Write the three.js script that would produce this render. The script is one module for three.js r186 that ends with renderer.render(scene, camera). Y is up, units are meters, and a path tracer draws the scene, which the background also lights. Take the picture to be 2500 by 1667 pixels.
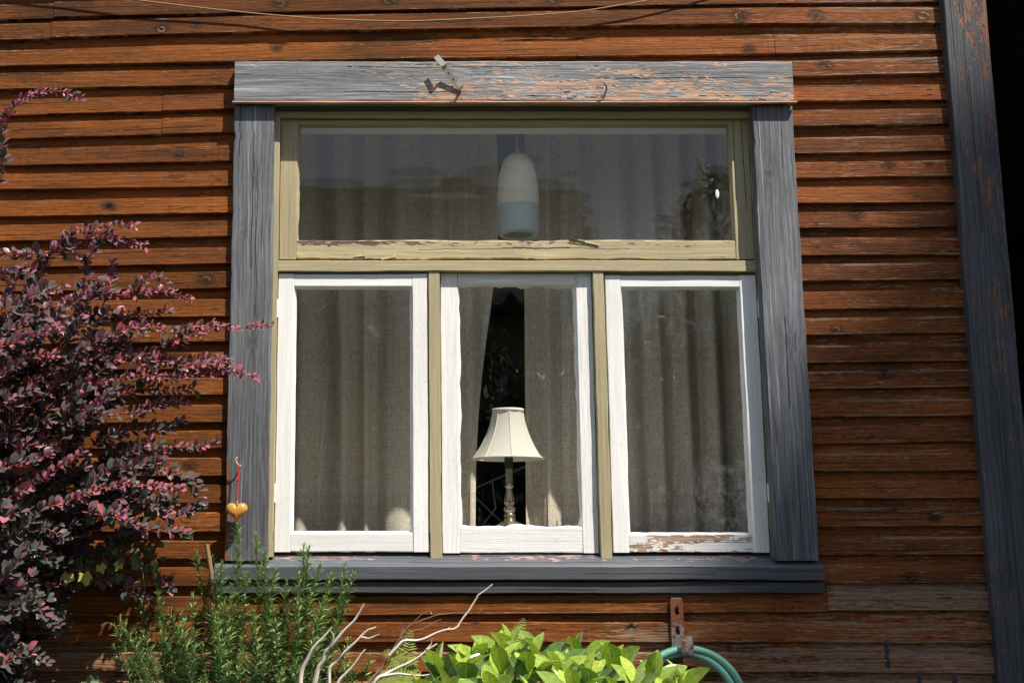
import * as THREE from 'three';
import { mergeGeometries } from 'three/addons/utils/BufferGeometryUtils.js';

// ---------- camera, sky, sun, exposure ----------
const scene = new THREE.Scene();
const camera = new THREE.PerspectiveCamera(32.07, 2500 / 1667, 0.05, 300);
camera.setViewOffset(2500, 1667, 300, 0, 2500, 1667);
camera.position.set(0, 1.6, 4.2);
camera.rotation.x = THREE.MathUtils.degToRad(9.5977);

const SKY_GAIN = 0.40;
const skyTex = (() => {
  const w = 256, h = 128, d = new Float32Array(w * h * 4);
  for (let j = 0; j < h; j++) for (let i = 0; i < w; i++) {
    const el = Math.sin(((j + 0.5) / h - 0.5) * Math.PI), k = 4 * (j * w + i);
    const up = Math.max(0, el), t = Math.pow(1 - up, 3.2);
    const c = el >= 0 ? [0.60 + 0.42 * t, 0.73 + 0.28 * t, 1.0 + 0.03 * t] : [0.06, 0.06, 0.05];
    for (let m = 0; m < 3; m++) d[k + m] = c[m] * SKY_GAIN;
    d[k + 3] = 1;
  }
  const t = new THREE.DataTexture(d, w, h, THREE.RGBAFormat, THREE.FloatType);
  t.mapping = THREE.EquirectangularReflectionMapping; t.magFilter = t.minFilter = THREE.LinearFilter; t.needsUpdate = true;
  return t;
})();
scene.background = skyTex; scene.environment = skyTex;

const SUN = new THREE.Vector3(1.0, 2.2, 1.0);
const sun = new THREE.DirectionalLight(new THREE.Color(1.0, 0.93, 0.82), 4.6);
sun.target.position.set(0.3, 2, 0); sun.position.copy(sun.target.position).addScaledVector(SUN, 8);
sun.castShadow = true; sun.shadow.radius = 1; sun.shadow.mapSize.set(4096, 4096);
Object.assign(sun.shadow.camera, { left: -6, right: 6, top: 6, bottom: -6, near: 0.5, far: 40 });
scene.add(sun, sun.target);

const renderer = new THREE.WebGLRenderer({ antialias: true });
renderer.toneMapping = THREE.LinearToneMapping;
renderer.toneMappingExposure = 1.75;
renderer.shadowMap.enabled = true;

// ---------- small tools ----------
function rng(seed) { let a = seed >>> 0; return () => { a = (a + 0x6D2B79F5) | 0; let t = Math.imul(a ^ (a >>> 15), 1 | a); t = (t + Math.imul(t ^ (t >>> 7), 61 | t)) ^ t; return ((t ^ (t >>> 14)) >>> 0) / 4294967296; }; }
const HASH = (() => { const r = rng(7), p = new Float32Array(65536); for (let i = 0; i < 65536; i++) p[i] = r(); return p; })();
function noise(x, y) {
  const xi = Math.floor(x), yi = Math.floor(y); let fx = x - xi, fy = y - yi;
  fx = fx * fx * (3 - 2 * fx); fy = fy * fy * (3 - 2 * fy);
  const a = Math.imul(yi, 7919), b = Math.imul(yi + 1, 7919), c = Math.imul(xi, 263), d = Math.imul(xi + 1, 263);
  const p = HASH[(a + c) & 65535], q = HASH[(a + d) & 65535], r = HASH[(b + c) & 65535], s = HASH[(b + d) & 65535];
  return (p + (q - p) * fx) * (1 - fy) + (r + (s - r) * fx) * fy;
}
const fbm = (x, y) => 0.54 * noise(x, y) + 0.29 * noise(x * 2.1 + 17, y * 2.1 + 5) + 0.17 * noise(x * 4.3 + 3, y * 4.3 + 41);
const sst = (a, b, x) => { const t = Math.min(1, Math.max(0, (x - a) / (b - a))); return t * t * (3 - 2 * t); };
const mix = (a, b, t) => a + (b - a) * t;
const V = (x, y, z) => new THREE.Vector3(x, y, z);
const lin = (r, g, b) => new THREE.Color().setRGB(r / 255, g / 255, b / 255, THREE.SRGBColorSpace);

// one pass computes a colour map and a height map; f(u, v, o) fills o[0..2] (sRGB 0..255) and o[3] (height 0..1)
function paint(w, h, f) {
  const c = new Uint8Array(w * h * 4), b = new Uint8Array(w * h * 4), o = [0, 0, 0, 0];
  for (let j = 0; j < h; j++) for (let i = 0; i < w; i++) {
    f((i + 0.5) / w, (j + 0.5) / h, o);
    const k = 4 * (j * w + i);
    for (let m = 0; m < 3; m++) c[k + m] = o[m] < 0 ? 0 : o[m] > 255 ? 255 : o[m];
    const e = o[3] * 255; b[k] = b[k + 1] = b[k + 2] = e < 0 ? 0 : e > 255 ? 255 : e; c[k + 3] = b[k + 3] = 255;
  }
  const tx = (d) => { const t = new THREE.DataTexture(d, w, h); t.magFilter = THREE.LinearFilter; t.minFilter = THREE.LinearFilter; t.wrapS = t.wrapT = THREE.MirroredRepeatWrapping; t.needsUpdate = true; return t; };
  const map = tx(c); map.colorSpace = THREE.SRGBColorSpace;
  return { map, bumpMap: tx(b) };
}
const mat = (t, roughness, bumpScale, more = {}) => new THREE.MeshStandardMaterial({ map: t.map, bumpMap: t.bumpMap, bumpScale, roughness, ...more });

// a strip swept along s = 0..1; profile points are joined by faces that are smooth along s and sharp across
function sweep(profile, n, place, { flip = false, cap = true, open = false } = {}) {
  const pos = [], uv = [], idx = [], m = profile.length, last = open ? m - 1 : m;
  for (let k = 0; k < last; k++) {
    const A = profile[k], B = profile[(k + 1) % m], at = pos.length / 3;
    for (let i = 0; i <= n; i++) for (const [P, kk] of [[A, k], [B, k + 1]]) {
      const q = place(i / n, P[0], P[1], kk); pos.push(q[0], q[1], q[2]); uv.push(q[3], q[4]);
    }
    for (let i = 0; i < n; i++) { const a = at + 2 * i; flip ? idx.push(a, a + 3, a + 2, a, a + 1, a + 3) : idx.push(a, a + 2, a + 3, a, a + 3, a + 1); }
  }
  if (cap) for (const s of [0, 1]) {
    const tri = THREE.ShapeUtils.triangulateShape(profile.map((p) => new THREE.Vector2(p[0], p[1])), []), at = pos.length / 3;
    profile.forEach((p, k) => { const q = place(s, p[0], p[1], k); pos.push(q[0], q[1], q[2]); uv.push(q[3], q[4]); });
    const area = THREE.ShapeUtils.area(profile.map((p) => new THREE.Vector2(p[0], p[1])));
    for (const t of tri) { const f = (s === 0) !== flip; (area > 0 ? f : f) ? idx.push(at + t[0], at + t[2], at + t[1]) : idx.push(at + t[0], at + t[1], at + t[2]); }
  }
  const g = new THREE.BufferGeometry();
  g.setAttribute('position', new THREE.Float32BufferAttribute(pos, 3)); g.setAttribute('uv', new THREE.Float32BufferAttribute(uv, 2));
  g.setIndex(idx); g.computeVertexNormals(); return g;
}
// a sawn board with chamfered, slightly uneven edges. axis 'x' or 'y' is its length; uv(l, a) gets the length and the unrolled width
function plank({ axis, l0, l1, a0, a1, z0, z1, bev = 0.003, n = 24, wob = 0.0008, uv, seed = 1, dent }) {
  const pr = [[a0, z0], [a0, z1 - bev], [a0 + bev, z1], [a1 - bev, z1], [a1, z1 - bev], [a1, z0]];
  const un = [a0 - (z1 - z0), a0, a0 + bev, a1 - bev, a1, a1 + (z1 - z0), a0 - (z1 - z0)];
  const X = axis === 'x';
  return sweep(pr, n, (s, a, z, k) => {
    const l = mix(l0, l1, s), side = a > (a0 + a1) / 2 ? 1 : 0;
    let da = (noise(l * 9 + seed * 31, side * 57 + seed) - 0.5) * 2 * wob + (noise(l * 60 + seed, side * 5 + seed * 3) - 0.5) * wob;
    const dz = (noise(l * 7 + seed * 13, side * 3 + seed) - 0.5) * wob;
    if (dent) da += dent(l, side);
    const e = uv ? uv(l, un[k]) : [l, un[k]];
    return X ? [l, a + da, z + dz, e[0], e[1]] : [a + da, l, z + dz, e[0], e[1]];
  }, { flip: !X });
}
const boxAt = (x0, x1, y0, y1, z0, z1) => new THREE.BoxGeometry(x1 - x0, y1 - y0, z1 - z0).translate((x0 + x1) / 2, (y0 + y1) / 2, (z0 + z1) / 2);
function tube(points, r, seg = 24, rad = 6, taper = 1) {
  const cv = new THREE.CatmullRomCurve3(points.map((p) => (p.isVector3 ? p : V(...p)))), g = new THREE.TubeGeometry(cv, seg, r, rad, false);
  if (taper !== 1) { const p = g.attributes.position; for (let i = 0; i <= seg; i++) { const c = cv.getPointAt(i / seg), k = mix(1, taper, i / seg); for (let j = 0; j <= rad; j++) { const q = i * (rad + 1) + j; p.setXYZ(q, c.x + (p.getX(q) - c.x) * k, c.y + (p.getY(q) - c.y) * k, c.z + (p.getZ(q) - c.z) * k); } } g.computeVertexNormals(); }
  return g;
}
function lathe(pts, x, z, seg = 32) { return new THREE.LatheGeometry(pts.map((p) => new THREE.Vector2(p[0], p[1])), seg).translate(x, 0, z); }
const join = (list) => mergeGeometries(list.map((g) => (g.index ? g.toNonIndexed() : g)).map((g) => { for (const k of Object.keys(g.attributes)) if (!['position', 'normal', 'uv', 'color'].includes(k)) g.deleteAttribute(k); return g; }), false);

// ---------- scene graph helpers ----------
const used = {};
const numbered = (n) => { const k = used[n] = (used[n] ?? -1) + 1; return k ? `${n}_${String(k).padStart(3, '0')}` : n; };
function thing(name, label, category, base = [0, 0, 0], group) {
  const o = new THREE.Group(); o.name = numbered(name); o.position.set(...base); o.userData = { label, category };
  if (group) o.userData.group = group;
  o.userData.at = undefined; delete o.userData.at; scene.add(o); bases.set(o, V(...base)); return o;
}
const bases = new Map();
function part(parent, name, geo, material, label) {           // geo is given in metres of the place; it is stored relative to the thing's base
  const b = bases.get(parent), m = new THREE.Mesh(geo.translate(-b.x, -b.y, -b.z), material);
  m.name = name; m.castShadow = m.receiveShadow = true; if (label) m.userData.label = label;
  parent.add(m); bases.set(m, b); return m;
}
function assembly(parent, name, label) { const g = new THREE.Group(); g.name = name; if (label) g.userData.label = label; parent.add(g); bases.set(g, bases.get(parent)); return g; }
function single(name, geo, material, label, category, group) {
  geo.computeBoundingBox(); const c = geo.boundingBox.getCenter(V()), b = V(c.x, geo.boundingBox.min.y, c.z), m = new THREE.Mesh(geo.translate(-b.x, -b.y, -b.z), material);
  m.name = numbered(name); m.position.copy(b); m.castShadow = m.receiveShadow = true; m.userData = { label, category }; if (group) m.userData.group = group; scene.add(m); bases.set(m, b); return m;
}
function struct(name, geo, material) { const m = new THREE.Mesh(geo, material); m.name = numbered(name); m.castShadow = m.receiveShadow = true; m.userData = { kind: 'structure' }; scene.add(m); return m; }

// ---------- surfaces ----------
// knots on the siding: [course, x, place up the course 0..1, radius in m, pale 0..1]
const KNOTS = [[1, -0.85, 0.2, 0.010, 0.9], [1, -0.72, 0.3, 0.008, 0.3], [0, -0.41, 0.35, 0.013, 0.5], [0, 0.0, 0.4, 0.014, 0.4], [0, 0.62, 0.35, 0.014, 0.6], [1, 1.315, 0.30, 0.014, 0.9], [1, 1.60, 0.30, 0.013, 0.4], [1, 2.0, 0.3, 0.014, 1], [2, -0.42, 0.5, 0.009, 0.1], [2, 1.34, 0.2, 0.011, 0], [3, 1.62, 0.45, 0.012, 0.3], [8, -1.02, 0.33, 0.011, -1], [11, -0.66, 0.33, 0.012, 0.5], [7, 1.83, 0.45, 0.011, 0], [7, 1.98, 0.5, 0.007, 0], [15, 1.76, 0.5, 0.012, 0.3], [23, 1.71, 0.33, 0.009, -1], [24, 0.83, 0.5, 0.008, -0.5], [4, -0.6, 0.3, 0.006, 0.8], [9, 1.7, 0.5, 0.012, 0.2], [10, -1.15, 0.4, 0.014, 0], [14, -0.75, 0.4, 0.012, 0], [18, -0.7, 0.35, 0.011, 0.2], [20, 1.9, 0.3, 0.010, 0], [6, -0.77, 0.3, 0.007, 0.6], [22, 1.8, 0.2, 0.010, 0.4], [16, -1.2, 0.3, 0.012, 0], [13, 1.6, 0.2, 0.009, 0.8], [25, 0.3, 0.3, 0.012, 0.2], [24, -0.2, 0.4, 0.01, 0]];
const COURSES = 27;
const CRACKS = Array.from({ length: COURSES }, (_, r) => { const q = rng(900 + r), c = []; const n = 2 + Math.floor(q() * 3); for (let i = 0; i < n; i++) { const x = -2.2 + q() * 4; c.push([x, x + 0.2 + q() * 0.9, 0.06 + q() * 0.5, q()]); } return c; });
const siding = paint(2048, 2048, (u, v, o) => {
  const rf = v * COURSES, r = Math.floor(rf), t = Math.min(1, Math.max(0, (rf - r - 0.03) / 0.94)), X = -2.3 + 4.6 * u;
  let ph = 0, kd = 9, kp = 0, ki = 0;
  for (const k of KNOTS) if (k[0] === r) {
    const dx = (X - k[1]) / (k[3] * 1.5), dy = (t - k[2]) * 0.097 / k[3], d = Math.hypot(dx, dy);
    ph += 2.6 * Math.exp(-d * 0.75) * Math.sign(dy + 0.2); if (d < kd) { kd = d; kp = k[4]; ki = k[1]; }
  }
  const tone = noise(r * 3.7, X * 0.35 + r * 11), fiber = noise(X * 22, t * 46 + r * 61), fine = noise(X * 55, t * 95 + r * 33), broad = fbm(X * 1.9, t * 1.3 + r * 9.1);
  const ring = 0.5 + 0.5 * Math.sin(6.283 * (t * (5 + 5 * noise(r * 1.3, 4)) + 2.6 * fbm(X * 1.15 + r * 5, t * 0.8 + r * 3) + ph));
  const red = sst(0.7, 1.7, X + 0.25 * broad) * 0.7 + 0.3 * noise(r * 2.3, 9);
  let R = mix(142, 148, red), G = mix(80, 81, red), B = mix(27, 36, red);
  let k = 0.80 + 0.20 * (fiber - 0.5) + 0.22 * (fine - 0.5) + 0.10 * (ring - 0.5) + 0.24 * (tone - 0.5) + 0.34 * (broad - 0.5);
  k -= 0.09 * sst(0.5, 0.95, noise(X * 330, t * 5 + r * 7)) * sst(0.45, 0.8, noise(r * 9.1, X * 0.6));
  k *= 1 - 0.30 * sst(0.70, 0.92, noise(X * 34 + 60, t * 110 + r * 43)) * (0.4 + 0.6 * noise(X * 1.7, r * 3.9 + t));
  const blotch = sst(0.52, 0.74, fbm(X * 2.4 + 40, t * 1.7 + r * 4.4));
  k *= 1 - 0.30 * blotch * (0.5 + 0.5 * fiber);
  const dash = sst(0.62, 0.86, 0.6 * noise(X * 40 + 9, t * 60 + r * 19) + 0.4 * noise(X * 13 + 3, t * 26 + r * 5)) * sst(0.44, 0.66, fbm(X * 3.1, t * 2.2 + r * 6.6));
  k *= 1 - 0.62 * dash;
  let h = 0.45 + 0.28 * fiber + 0.22 * fine + 0.10 * ring;
  for (const c of CRACKS[r]) if (X > c[0] && X < c[1]) {
    const tt = c[2] + 0.08 * (noise(X * 4 + c[3] * 90, r) - 0.5) + 0.02 * (noise(X * 30, r + c[3] * 9) - 0.5), d = Math.abs(t - tt), w = 0.028 * Math.sin(Math.PI * (X - c[0]) / (c[1] - c[0]));
    if (d < w) { k *= mix(0.34, 1, d / w); h -= 0.5 * (1 - d / w); }
  }
  if (kd < 2.6) k *= 0.62 + 0.38 * sst(0.9, 2.6, kd);
  R *= k; G *= k; B *= k;
  if (kd < 1.1) {
    const kk = 0.5 + 0.5 * Math.sin(kd * 15), pale = Math.max(0, kp) * sst(0.45, 0.75, kd) * sst(1.1, 0.92, kd) * sst(0.25, 0.6, noise(X * 90 + ki, t * 11));
    if (kp < 0) { const e = sst(1.0, 0.6, kd); R = mix(R, 14, e); G = mix(G, 9, e); B = mix(B, 6, e); h -= 0.5 * e; }
    else { R = mix(R * (0.65 + 0.4 * kk), 175, pale * 0.8); G = mix(G * (0.62 + 0.38 * kk), 150, pale * 0.8); B = mix(B * (0.62 + 0.38 * kk), 132, pale * 0.8); h += 0.25 * (1 - kd); }
  }
  // worn patches: bare, silvery wood in flecks that follow the grain
  const edge = Math.max(sst(0.10, 0.01, t), 0.8 * sst(0.52, 0.60, t) * sst(0.70, 0.63, t));
  let wear = 0.13 * sst(1.35, 1.6, X + 0.3 * (noise(r * 5.5, 3) - 0.5)) + 0.12 * edge;
  if (r >= 23) wear += 0.20 * sst(0.35, 1.0, X + 0.5 * (broad - 0.5)) * (r === 23 && X < 1.5 ? 0.5 : 1);
  if (r === 23 && X > 1.51) wear += 0.25;
  if (r >= 24) wear += 0.22 * sst(-0.35, -0.75, X + 0.6 * (broad - 0.5)) * (r > 24 ? 1 : 0.5) + (r > 24 ? 0.20 : 0);
  if (r === 24) wear += 0.32 * Math.exp(-Math.pow((X - 0.88) / 0.15, 2)) * sst(0.55, 0.3, t);
  if (r <= 3) wear += 0.10 * edge + 0.06 * sst(1.2, 1.9, X);
  wear += 0.42 * edge * sst(1.4, 1.6, X) * sst(0.42, 0.66, noise(X * 3.3, r * 8.8));
  const fleck = 0.42 * noise(X * 60, t * 62 + r * 71) + 0.33 * noise(X * 12, t * 15 + r * 29) + 0.25 * (0.5 + 0.5 * Math.sin(6.283 * (t * 11 + 4.2 * fbm(X * 2.6 + r, t * 0.8 + r) + ph)));
  const wm = sst(0.86 - wear, 1.0 - wear, fleck + 0.08);
  if (wm > 0) { const g = 0.54 + 0.36 * fine + 0.30 * fiber + 0.14 * ring; R = mix(R, 146 * g, 0.78 * wm); G = mix(G, 124 * g, 0.78 * wm); B = mix(B, 108 * g, 0.78 * wm); h -= 0.2 * wm; }
  o[0] = R; o[1] = G; o[2] = B; o[3] = h;
});
const M = {};
M.siding = new THREE.MeshPhysicalMaterial({ map: siding.map, bumpMap: siding.bumpMap, bumpScale: 0.0016, roughness: 0.8, specularIntensity: 0.45 });

// painted trim, grain along v; knots [length m, width m, radius]
function trimTexture(w, h, len, wid, { seed, base, knots = [], peel = () => 0, bare = [168, 128, 100], grain = 1, tint = 0, cracks = 3 }) {
  const q = rng(seed), cr = Array.from({ length: cracks }, () => { const a = q() * len; return [a, a + 0.15 + q() * 0.8, (0.1 + 0.8 * q()) * wid, 0.0009 + 0.0011 * q()]; });
  return paint(w, h, (u, v, o) => {
    const l = v * len, a = u * wid; let ph = 0, kd = 9;
    for (const k of knots) { const d = Math.hypot((l - k[0]) / (1.7 * k[2]), (a - k[1]) / k[2]); ph += 2.2 * Math.exp(-d * 0.7) * Math.sign(a - k[1] + 0.004); kd = Math.min(kd, d); }
    const ring = 0.5 + 0.5 * Math.sin(6.283 * (a * 60 + 5.5 * fbm(a * 11 + seed, l * 0.8 + seed) + ph));
    const st = noise(a * 420 + seed, l * 9), fine = noise(a * 1000, l * 34 + seed), broad = fbm(a * 9 + seed * 3, l * 1.9 + seed);
    let k = 0.90 + grain * (0.30 * (st - 0.5) + 0.26 * (fine - 0.5) + 0.15 * (ring - 0.5) + 0.40 * (broad - 0.48) + 0.34 * sst(0.80, 0.95, noise(a * 330 + seed * 7, l * 3.2)) - 0.30 * sst(0.82, 0.95, noise(a * 380 + seed * 5 + 50, l * 4.1))) + 0.06 * (broad - 0.48), hgt = 0.55 + 0.16 * ring * grain + 0.2 * st + 0.14 * fine;
    if (kd < 1.3) { k *= 0.72 + 0.3 * Math.abs(Math.sin(kd * 11)); hgt -= 0.2 * (1.3 - kd); }
    for (const c of cr) if (l > c[0] && l < c[1]) { const d = Math.abs(a - c[2] - 0.006 * (noise(l * 6, seed + c[2] * 300) - 0.5)); if (d < c[3]) { k *= 0.32; hgt -= 0.5; } }
    const spot = sst(0.90, 0.96, noise(a * 600 + 5, l * 420 + seed)) * 0.4; k *= 1 - spot;
    let R = base[0] * k, G = base[1] * k, B = base[2] * k;
    if (tint) { const p = sst(0.55, 0.75, fbm(a * 30 + seed, l * 5 + 7)) * tint; R = mix(R, 176, p); G = mix(G, 128, p); B = mix(B, 120, p); }
    const lw = l + 0.016 * (noise(l * 38 + seed, a * 150) - 0.5) + 0.006 * (noise(l * 140, a * 420 + seed) - 0.5), aw = a + 0.005 * (noise(l * 46 + 9, a * 160 + seed) - 0.5) + 0.0022 * (noise(l * 170 + 5, a * 500) - 0.5);
    const pv = peel(l, a) + 0.75 * (fbm(lw * 11 + seed, aw * 42 + 9) - 0.5) + 0.42 * (noise(lw * 55, aw * 170 + seed) - 0.5) + 0.18 * (noise(lw * 150 + 3, aw * 480 + seed) - 0.5) + 0.14 * (st - 0.5);
    const p = sst(0.0, 0.035, pv), lip = sst(-0.10, -0.01, pv) * (1 - p);
    if (lip > 0) { hgt += 0.22 * lip; }
    if (p > 0) { const g = 0.66 + 0.34 * st + 0.22 * (fine - 0.5) - 0.25 * sst(0.72, 0.85, noise(a * 700, l * 14)); R = mix(R, bare[0] * g, p); G = mix(G, bare[1] * g, p); B = mix(B, bare[2] * g, p); hgt = mix(hgt, 0.18 + 0.25 * st, p); }
    o[0] = R; o[1] = G; o[2] = B; o[3] = hgt;
  });
}
const GREY = [101, 103, 110];
M.casingLeft = mat(trimTexture(256, 2048, 1.75, 0.16, { seed: 11, base: GREY, knots: [[0.80, 0.09, 0.016], [1.39, 0.09, 0.010], [1.20, 0.04, 0.004]], bare: [140, 92, 62], peel: (l, a) => -0.58 + 0.46 * sst(0.030, 0.010, a) * sst(1.3, 0.3, l) + 0.34 * sst(0.05, 0.015, a) * sst(0.5, 0.25, l) }), 0.75, 0.0011);
M.casingRight = mat(trimTexture(256, 2048, 1.75, 0.16, { seed: 23, base: GREY, knots: [[0.80, 0.10, 0.020], [1.42, 0.05, 0.008]], peel: () => -0.75 }), 0.75, 0.0012);
M.header = mat(trimTexture(256, 2048, 2.1, 0.16, { seed: 37, base: [128, 129, 133], knots: [[0.55, 0.10, 0.010], [0.66, 0.09, 0.009], [0.92, 0.10, 0.02], [1.36, 0.06, 0.010]], bare: [206, 168, 142], peel: (l, a) => -0.34 + 0.40 * sst(0.40, 0.9, l) * (0.55 + 0.45 * sst(0.13, 0.05, a)) - 0.1 * sst(1.95, 2.05, l), cracks: 5 }), 0.7, 0.0018);
M.corner = mat(trimTexture(256, 2048, 2.7, 0.17, { seed: 51, base: [70, 71, 77], knots: [[1.93, 0.12, 0.013], [1.62, 0.13, 0.014], [0.42, 0.03, 0.016]], bare: [140, 92, 66], peel: (l, a) => -0.28 + 0.16 * sst(0.03, 0.10, a) * sst(0.5, 1.3, l) + 0.2 * sst(2.2, 2.6, l), cracks: 9 }), 0.75, 0.0018);
M.sill = mat(trimTexture(256, 2048, 2.12, 0.14, { seed: 67, base: [86, 90, 98], grain: 0.4, tint: 0.0, peel: (l, a) => -0.58 + 0.45 * sst(0.055, 0.09, a), bare: [166, 134, 130], cracks: 7 }), 0.6, 0.0012);
M.apron = mat(trimTexture(128, 2048, 2.12, 0.07, { seed: 71, base: [72, 73, 78], grain: 0.7, peel: () => -0.8, cracks: 4 }), 0.7, 0.0010);
M.olive = mat(trimTexture(256, 1024, 1.2, 0.12, { seed: 83, base: [182, 170, 134], grain: 0.22, peel: () => -0.66, bare: [120, 108, 92], cracks: 2 }), 0.55, 0.0008);
M.olivePeel = mat(trimTexture(128, 2048, 1.75, 0.075, { seed: 91, base: [192, 178, 140], grain: 0.3, bare: [122, 104, 92], peel: (l, a) => -0.44 + 0.62 * sst(0.034, 0.056, a) * (0.42 + 0.58 * sst(0.8, 0.15, l)) + 0.24 * sst(0.012, 0.0, a), cracks: 6 }), 0.6, 0.0016);
M.white = mat(trimTexture(256, 1024, 1.2, 0.12, { seed: 97, base: [254, 253, 252], grain: 0.12, peel: () => -0.74, bare: [190, 180, 168], cracks: 0 }), 0.45, 0.0005);
M.whiteRough = mat(trimTexture(256, 1024, 1.2, 0.12, { seed: 103, base: [255, 254, 253], grain: 0.22, peel: (l, a) => -0.60, bare: [180, 172, 160], cracks: 0 }), 0.5, 0.0011);
M.whiteWorn = mat(trimTexture(128, 1024, 0.5, 0.08, { seed: 109, base: [248, 246, 243], grain: 0.3, peel: (l, a) => -0.10 + 0.16 * sst(0.02, 0.055, a), bare: [190, 160, 138], cracks: 3 }), 0.6, 0.0010);
M.linen = (() => {
  const t = paint(1024, 1024, (u, v, o) => {                        // 0.5 m of cloth: threads of uneven thickness
    const x = u * 512, y = v * 512, wv = noise(x * 0.9, y * 0.06) , wf = noise(x * 0.06 + 40, y * 0.9), sl = sst(0.7, 0.9, noise(x * 0.5, y * 0.015 + 9)) + 0.8 * sst(0.7, 0.9, noise(x * 0.015 + 77, y * 0.5));
    const k = 0.92 + 0.34 * (wv - 0.5) + 0.26 * (wf - 0.5) + 0.13 * sl;
    o[0] = 256 * k; o[1] = 238 * k; o[2] = 220 * k; o[3] = 0.5 * wv + 0.5 * wf;
  });
  const one = (transmission) => new THREE.MeshPhysicalMaterial({ map: t.map, bumpMap: t.bumpMap, bumpScale: 0.0006, roughness: 1, transmission, thickness: 0, side: THREE.DoubleSide });
  M.linenDouble = one(0.03); return one(0.15);
})();
M.glass = (() => {
  const t = paint(256, 256, (u, v, o) => { o[0] = o[1] = o[2] = 255; o[3] = 0.5 * noise(u * 5, v * 4) + 0.5 * noise(u * 11 + 4, v * 9); });
  return new THREE.MeshPhysicalMaterial({ color: 0xfcfdfc, roughness: 0, transmission: 1, thickness: 0, ior: 1.5, bumpMap: t.bumpMap, bumpScale: 0.0012 });
})();
M.rust = mat(paint(256, 256, (u, v, o) => {
  const n = fbm(u * 14, v * 30), s = noise(u * 70, v * 150), p = sst(0.44, 0.58, n + 0.9 * (v - 0.42));
  const a = 0.7 + 0.4 * s; o[0] = mix(150, 142, p) * a; o[1] = mix(150, 82, p) * a; o[2] = mix(146, 52, p) * a; o[3] = 0.5 + 0.4 * s * p;
}), 0.75, 0.0006, { metalness: 0.15 });
M.hose = mat(paint(64, 512, (u, v, o) => { const n = noise(u * 9, v * 60), k = 0.82 + 0.25 * n; o[0] = 128 * k; o[1] = 194 * k; o[2] = 172 * k; o[3] = 0.5 + 0.5 * Math.sin((u * 8 + v * 260) * 6.283); }), 0.42, 0.0005);
M.hoseDark = mat(paint(64, 512, (u, v, o) => { const n = noise(u * 9, v * 60), k = 0.78 + 0.3 * n; o[0] = 88 * k; o[1] = 128 * k; o[2] = 112 * k; o[3] = 0.5 + 0.5 * Math.sin((u * 10 + v * 300) * 6.283); }), 0.7, 0.0008);
const plain = (r, g, b, roughness = 0.7, more = {}) => new THREE.MeshStandardMaterial({ color: lin(r, g, b), roughness, ...more });
M.steel = plain(196, 188, 168, 0.35, { metalness: 0.9 });
M.silver = plain(176, 166, 146, 0.28, { metalness: 0.9 });
M.black = plain(18, 17, 16, 0.5);
M.plaster = mat(paint(256, 256, (u, v, o) => { const k = 0.9 + 0.12 * fbm(u * 9, v * 9); o[0] = 120 * k; o[1] = 112 * k; o[2] = 100 * k; o[3] = noise(u * 60, v * 60); }), 0.9, 0.0005);
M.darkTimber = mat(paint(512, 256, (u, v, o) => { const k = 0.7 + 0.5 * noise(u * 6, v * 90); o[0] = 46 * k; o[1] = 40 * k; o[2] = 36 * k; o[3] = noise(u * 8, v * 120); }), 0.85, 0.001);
M.soil = mat(paint(512, 512, (u, v, o) => { const n = fbm(u * 40, v * 40), k = 0.55 + 0.7 * n; o[0] = 66 * k; o[1] = 54 * k; o[2] = 42 * k; o[3] = n; }), 0.95, 0.02);
M.lawn = mat(paint(512, 512, (u, v, o) => { const n = fbm(u * 60, v * 60), m = noise(u * 5, v * 5), k = 0.6 + 0.6 * n; o[0] = mix(48, 60, m) * k; o[1] = mix(62, 64, m) * k; o[2] = 34 * k; o[3] = n; }), 0.95, 0.03);

// ---------- ground, room ----------
struct('lawn', new THREE.PlaneGeometry(240, 240).rotateX(-Math.PI / 2).translate(0, -0.004, 0), M.lawn);
{ const uvs = scene.children.at(-1).geometry.attributes.uv; for (let i = 0; i < uvs.count; i++) uvs.setXY(i, uvs.getX(i) * 60, uvs.getY(i) * 60); }
{ // an uneven planting bed along the wall
  const g = new THREE.PlaneGeometry(9, 1.7, 90, 18).rotateX(-Math.PI / 2).translate(-0.5, 0.02, 0.9), p = g.attributes.position, uvs = g.attributes.uv;
  for (let i = 0; i < p.count; i++) { p.setY(i, 0.01 + 0.05 * fbm(p.getX(i) * 3, p.getZ(i) * 3)); uvs.setXY(i, p.getX(i) / 1.5, p.getZ(i) / 1.5); }
  g.computeVertexNormals(); struct('garden_bed', g, M.soil);
}
const RX0 = -2.6, RX1 = 2.0, RY0 = 0.75, RY1 = 3.55, RZ = -4.6;
struct('room_floor', boxAt(RX0, RX1, RY0 - 0.1, RY0, RZ, -0.145), M.darkTimber);
struct('room_ceiling', boxAt(RX0, RX1, RY1, RY1 + 0.1, RZ, -0.145), M.plaster);
struct('room_wall', boxAt(RX0 - 0.1, RX0, RY0 - 0.1, RY1 + 0.1, RZ, -0.145), M.plaster);
struct('room_wall', boxAt(RX1, RX1 + 0.1, RY0 - 0.1, RY1 + 0.1, RZ, -0.145), M.plaster);
struct('room_wall', boxAt(RX0 - 0.1, RX1 + 0.1, RY0 - 0.1, RY1 + 0.1, RZ - 0.1, RZ), M.plaster);

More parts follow.
